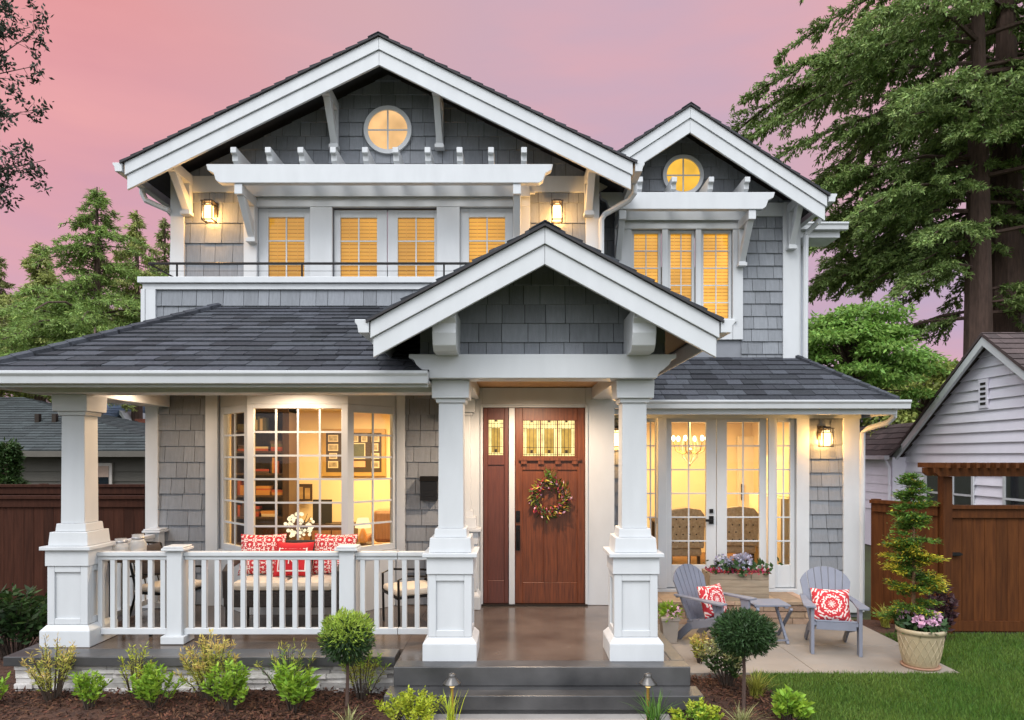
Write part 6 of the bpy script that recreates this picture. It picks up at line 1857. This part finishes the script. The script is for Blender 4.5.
fh = thing('far_house', (-15.5, 28, 0), 'distant house with blue-grey roof, white dormer and brick chimney', 'house')
q = MB(); q.box(-19.5, -13.5, 28, 34, 0, 3.0); q.build('wall', M['nb_trim'], fh)
RBl = [M['roof_blue'], M['roof_blue']]
roof_plane('roof', [(-20, 27.6, 2.9), (-13.2, 27.6, 2.9), (-13.2, 31, 4.55), (-20, 31, 4.55)], fh, RBl, 0.08, 0.3, seed=93)
c = X(125, 27.8)
q = MB(); q.prism([(c - 0.9, 2.5), (c + 0.9, 2.5), (c, 3.75)], 'y', 27.75, 30); q.build('dormer', M['white'], fh)
for sg in (-1, 1):
    q = MB(); q.prism([(c, 3.95), (c + sg * 1.1, 2.45), (c + sg * 1.1, 2.35), (c, 3.8)], 'y', 27.4, 30.2); q.build('dormer_roof', M['white'] if sg > 0 else M['roof_blue'], fh)
q = MB(); q.box(c - 0.35, c + 0.35, 27.70, 27.749, 2.5, 2.95); q.build('window', M['dark_in'], fh)
q = MB(); q.box(X(136, 27.3), X(148, 27.3), 27.2, 27.9, 2.0, Z(419, 27.3)); q.build('chimney', M['redbrick'], fh)

# ================================================================== TREES
def conifer(name, x, y, H, lenf, label, m, seed, nb=150, zmin=0.08, droop=0.35, upf=0.25, lf=(0.16, 0.05), dens=1.0, tr=0.18, z0=0.0, az=None, hang=0.5, group=None, trunkm='bark', skipf=0.0, lv=(0.6, 1.12)):
    rg_ = np.random.default_rng(seed)
    t_ = thing(name, (x, y, z0), label, 'tree', group)
    q = MB(); q.tube([(x, y, z0 - 0.1), (x, y, z0 + H * 0.5), (x, y, z0 + H)], [tr, tr * 0.62, 0.02], 9); q.build('trunk', M[trunkm], t_)
    V = []; br = MB()
    for k in range(nb):
        f = zmin + (1 - zmin) * ((k + rg_.uniform(0, 1)) / nb) ** 0.9
        if f > 0.99: continue
        L_ = lenf(f) * rg_.uniform(*lv)
        a = rg_.uniform(0, 2 * np.pi) if az is None else rg_.uniform(*az)
        if abs(a - 1.5 * np.pi) < 0.75 and rg_.uniform() < skipf: continue
        dh = np.array([math.cos(a), math.sin(a), 0.0]); up_ = upf * rg_.uniform(0.5, 1.4); dp = droop * rg_.uniform(0.7, 1.3)
        P = lambda s_: np.array([x, y, z0 + H * f]) + dh * (L_ * s_)[:, None] + np.array([0, 0, 1.0]) * (L_ * (up_ * s_ - (up_ + dp) * s_ ** 2 * 0.8))[:, None]
        br.tube([Vector(p) for p in P(np.linspace(0, 0.92, 5))], [0.010 + 0.009 * L_ * (1 - i / 5) for i in range(5)], 5, cap=False)
        sd_ = np.array([-math.sin(a), math.cos(a), 0])
        nt_ = int(6 + 7 * L_)
        s_ = rg_.uniform(0.06, 1.0, nt_) ** 0.85
        base = P(s_); sg = rg_.choice([-1, 1], nt_)
        tl = (0.10 + 0.34 * L_ * (1.05 - s_)) * rg_.uniform(0.5, 1.2, nt_)
        td = dh[None] * 0.75 + sd_[None] * (sg * rg_.uniform(0.5, 1.1, nt_))[:, None] + np.array([0, 0, -1.0])[None] * (rg_.uniform(0.0, 1, nt_) * hang)[:, None]
        td /= np.linalg.norm(td, axis=1, keepdims=True)
        nl = np.maximum(6, (dens * 26 * tl / 0.5 * (0.16 / lf[0])).astype(int) + 5)
        idx = np.repeat(np.arange(nt_), nl); n = len(idx)
        w_ = rg_.uniform(0, 1, n)
        c = base[idx] + td[idx] * (tl[idx] * w_)[:, None] + rg_.normal(0, 0.03, (n, 3)); c[:, 2] -= hang * 0.25 * tl[idx] * w_ ** 2
        d = td[idx] * 0.9 + rg_.normal(0, 0.55, (n, 3)); d[:, 2] -= hang * 0.5
        V.append(leaf_mesh(c, d, rg_.uniform(0.6, 1.3, n) * lf[0], lf[1], nrm=rg_.normal(0, 0.6, (n, 3)) + [0, 0, 0.9], seed=seed * 1000 + k))
    br.build('branches', M['bark'], t_)
    quads('crown', cat(*V), M[m], t_)
    return t_


def broadleaf(name, x, y, z0, zc, R3, label, m, seed, nc=46, per=420, lf=(0.12, 0.07), flat=0.35, cr=0.3, tr=0.12):
    rg_ = np.random.default_rng(seed)
    t_ = thing(name, (x, y, z0), label, 'tree')
    q = MB(); q.tube([(x, y, z0 - 0.1), (x + 0.05, y, (z0 + zc) / 2), (x, y, zc + R3[2] * 0.5)], [tr, tr * 0.75, tr * 0.2], 8); q.build('trunk', M['bark'], t_)
    V = []; br = MB()
    for k in range(nc):
        d = rg_.normal(size=3); d /= np.linalg.norm(d); rr = rg_.uniform(0.35, 1.0) ** 0.6
        c = np.array([x, y, zc]) + d * rr * np.array(R3)
        st_ = np.array([x, y, zc - R3[2] * 0.7 + 0.5 * max(0, c[2] - zc + R3[2] * 0.6)])
        br.tube([st_, (st_ + c) / 2 + [0, 0, 0.1 * R3[2]], c], [0.035, 0.02, 0.008], 5, cap=False)
        n = per; s_ = cr * rg_.uniform(0.7, 1.35); nn = rg_.normal(size=(n, 3)); nn *= (rg_.uniform(0, 1, (n, 1)) ** 0.5) / np.linalg.norm(nn, axis=1, keepdims=True)
        p_ = c + nn * s_ * np.array([1.25, 1.25, flat]); p_[:, 2] -= 0.25 * s_ * (nn[:, 0] ** 2 + nn[:, 1] ** 2)
        dd = nn * [1, 1, 0.2] + rg_.normal(0, 0.5, (n, 3)) + [0, 0, -0.35]
        V.append(leaf_mesh(p_, dd, rg_.uniform(0.6, 1.2, n) * lf[0], lf[1], nrm=rg_.normal(0, 0.45, (n, 3)) + [0, 0, 1], seed=seed * 1000 + k))
    br.build('branches', M['bark'], t_); quads('crown', cat(*V), M[m], t_)
    return t_


GT = 'conifers behind the house on the left'
D = 22
conifer('conifer', X(97, D), D, Z(187, D), lambda f: 0.08 + 8.6 * (1 - f) ** 1.12, 'tallest broad conifer beyond the left roof edge', 'needle_l', 1, nb=125, lv=(0.4, 1.25), zmin=0.42, droop=0.30, upf=0.45, lf=(0.15, 0.032), dens=1.25, tr=0.24, hang=0.35, group=GT)
D = 28
conifer('conifer', X(137, D), D, Z(210, D), lambda f: 0.05 + 7.6 * (1 - f) ** 1.2, 'olive conifer right behind the tallest broad conifer', 'needle_l2', 2, nb=85, lv=(0.4, 1.25), zmin=0.45, droop=0.25, upf=0.25, lf=(0.20, 0.05), dens=1.2, tr=0.28, group=GT)
D = 30
conifer('conifer', X(165, D), D, Z(218, D), lambda f: 0.05 + 5.0 * (1 - f) ** 1.2, 'narrow dark conifer touching the left edge of the house', 'needle_l3', 3, nb=80, lv=(0.4, 1.25), zmin=0.45, droop=0.3, upf=0.2, lf=(0.20, 0.05), dens=1.1, tr=0.25, group=GT)
D = 26
conifer('conifer', X(40, D), D, Z(243, D), lambda f: 0.06 + 9.0 * (1 - f) ** 1.2, 'shorter spreading conifer left of the tallest broad conifer', 'needle_l2', 4, nb=110, lv=(0.4, 1.25), zmin=0.45, droop=0.25, upf=0.25, lf=(0.20, 0.05), dens=1.25, tr=0.28, group=GT)
D = 29
conifer('conifer', X(-2, D), D, Z(252, D), lambda f: 0.06 + 5.0 * (1 - f) ** 1.2, 'thin olive conifer at the left picture edge', 'needle_l3', 5, nb=85, lv=(0.4, 1.25), zmin=0.45, droop=0.25, upf=0.2, lf=(0.20, 0.05), dens=1.1, tr=0.25, group=GT)
D = 33
broadleaf('broadleaf_tree', X(25, D), D, 0, 7.2, (6.0, 2.0, 2.3), 'light green spreading tree below the conifers on the left', 'decid', 6, nc=70, per=520, lf=(0.24, 0.11), flat=0.4, cr=0.95, tr=0.25)
D = 14.2
conifer('cypress_hedge', X(7, D), D, Z(444, D), lambda f: 0.10 + 0.34 * (1 - f) ** 0.6, 'narrow dark green cypress against the olive house', 'hedge_d', 7, nb=120, zmin=0.02, droop=0.0, upf=0.7, lf=(0.10, 0.035), dens=1.2, tr=0.05, hang=0.0)

# the two big firs on the right
GF = 'tall firs behind the neighbouring house'
D = 20.5
conifer('fir_tree', X(978, D), D, 20.5, lambda f: np.interp(f, [0.25, 0.36, 0.5, 0.62, 0.75, 1.0], [5.0, 6.0, 7.6, 8.6, 8.2, 0.3]), 'tall fir with the slimmer trunk and long drooping limbs reaching over the gable', 'needle_r', 21, nb=124, zmin=0.29, droop=0.38, upf=0.16, lf=(0.15, 0.05), dens=1.75, tr=0.47, hang=0.6, skipf=0.85, lv=(0.5, 1.06), group=GF)
conifer('fir_tree', X(1006, D + 1), D + 1, 22, lambda f: np.interp(f, [0.25, 0.36, 0.5, 0.62, 0.75, 1.0], [3.0, 4.2, 5.4, 6.0, 5.5, 0.3]), 'tall fir with the thicker trunk at the right picture edge', 'needle_r', 22, nb=74, zmin=0.34, droop=0.40, upf=0.14, lf=(0.15, 0.05), dens=1.6, tr=0.66, hang=0.6, skipf=0.85, lv=(0.5, 1.06), group=GF)
D = 15.0
broadleaf('maple_tree', X(850, D), D, 0, 4.25, (1.65, 1.1, 1.3), 'bright green maple in layered sprays behind the right eave', 'maple', 23, nc=60, per=420, lf=(0.115, 0.06), flat=0.24, cr=0.42, tr=0.09)
D = 18.0
broadleaf('maple_tree', X(925, D), D, 0, 3.5, (1.7, 1.2, 1.3), 'pale flecked green tree between the maple and the neighbour gable', 'decid', 24, nc=46, per=380, lf=(0.14, 0.08), flat=0.4, cr=0.45, tr=0.09)
D = 21
broadleaf('dark_shrub_tree', X(880, D), D, 0, 3.0, (1.8, 0.9, 1.6), 'dark evergreen shrub in the gap beside the house corner', 'hedge_d', 25, nc=36, per=340, lf=(0.12, 0.06), flat=0.5, cr=0.45, tr=0.08)

# bare-ish limb of a tree standing just outside the picture on the left
tt = thing('overhanging_tree', (-9.2, 10.5, 0), 'sparse dark-leaved branches reaching in at the upper left', 'tree')
q = MB(); q.tube([(-9.2, 10.5, -0.1), (-9.1, 10.5, 4.5), (-9.3, 10.4, 9.5)], [0.2, 0.15, 0.05], 8); q.build('trunk', M['bark'], tt)
rg_ = np.random.default_rng(9); br = MB(); V = []; D = 10.0
for (sx, sy, ex, ey) in ((-60, 75, 46, 36), (-60, 60, 20, 18), (-60, 70, 40, 70), (-60, 130, 20, 105), (-50, 80, 14, 85), (-60, 190, 46, 170), (-60, 170, 30, 150), (-60, 150, 10, 130), (-50, 205, 25, 190), (-60, 10, 6, 2)):
    p0 = Vector((X(sx, D), D + rg_.uniform(-0.3, 0.3), Z(sy, D))); p3 = Vector((X(ex, D), D + rg_.uniform(-0.4, 0.4), Z(ey, D)))
    br.tube([(-9.15, 10.45, p0.z - 0.5), p0, p0.lerp(p3, 0.5) + Vector((0, 0, -0.05)), p3], [0.03, 0.016, 0.009, 0.004], 5, cap=False)
    for k in range(13):
        s_ = rg_.uniform(0.35, 1.02); b = p0.lerp(p3, s_); e = b + Vector((rg_.normal(0.06, 0.12), rg_.normal(0, 0.15), rg_.normal(0.02, 0.11)))
        br.tube([b, e], [0.004, 0.002], 4, cap=False)
        n = rg_.integers(16, 30); c = np.array(e) + rg_.normal(0, 0.045, (n, 3)); V.append(leaf_mesh(c, rg_.normal(size=(n, 3)), rg_.uniform(0.05, 0.10, n), 0.036, seed=k))
br.build('branches', M['twig'], tt); quads('leaves', cat(*V), M['twigleaf'], tt)
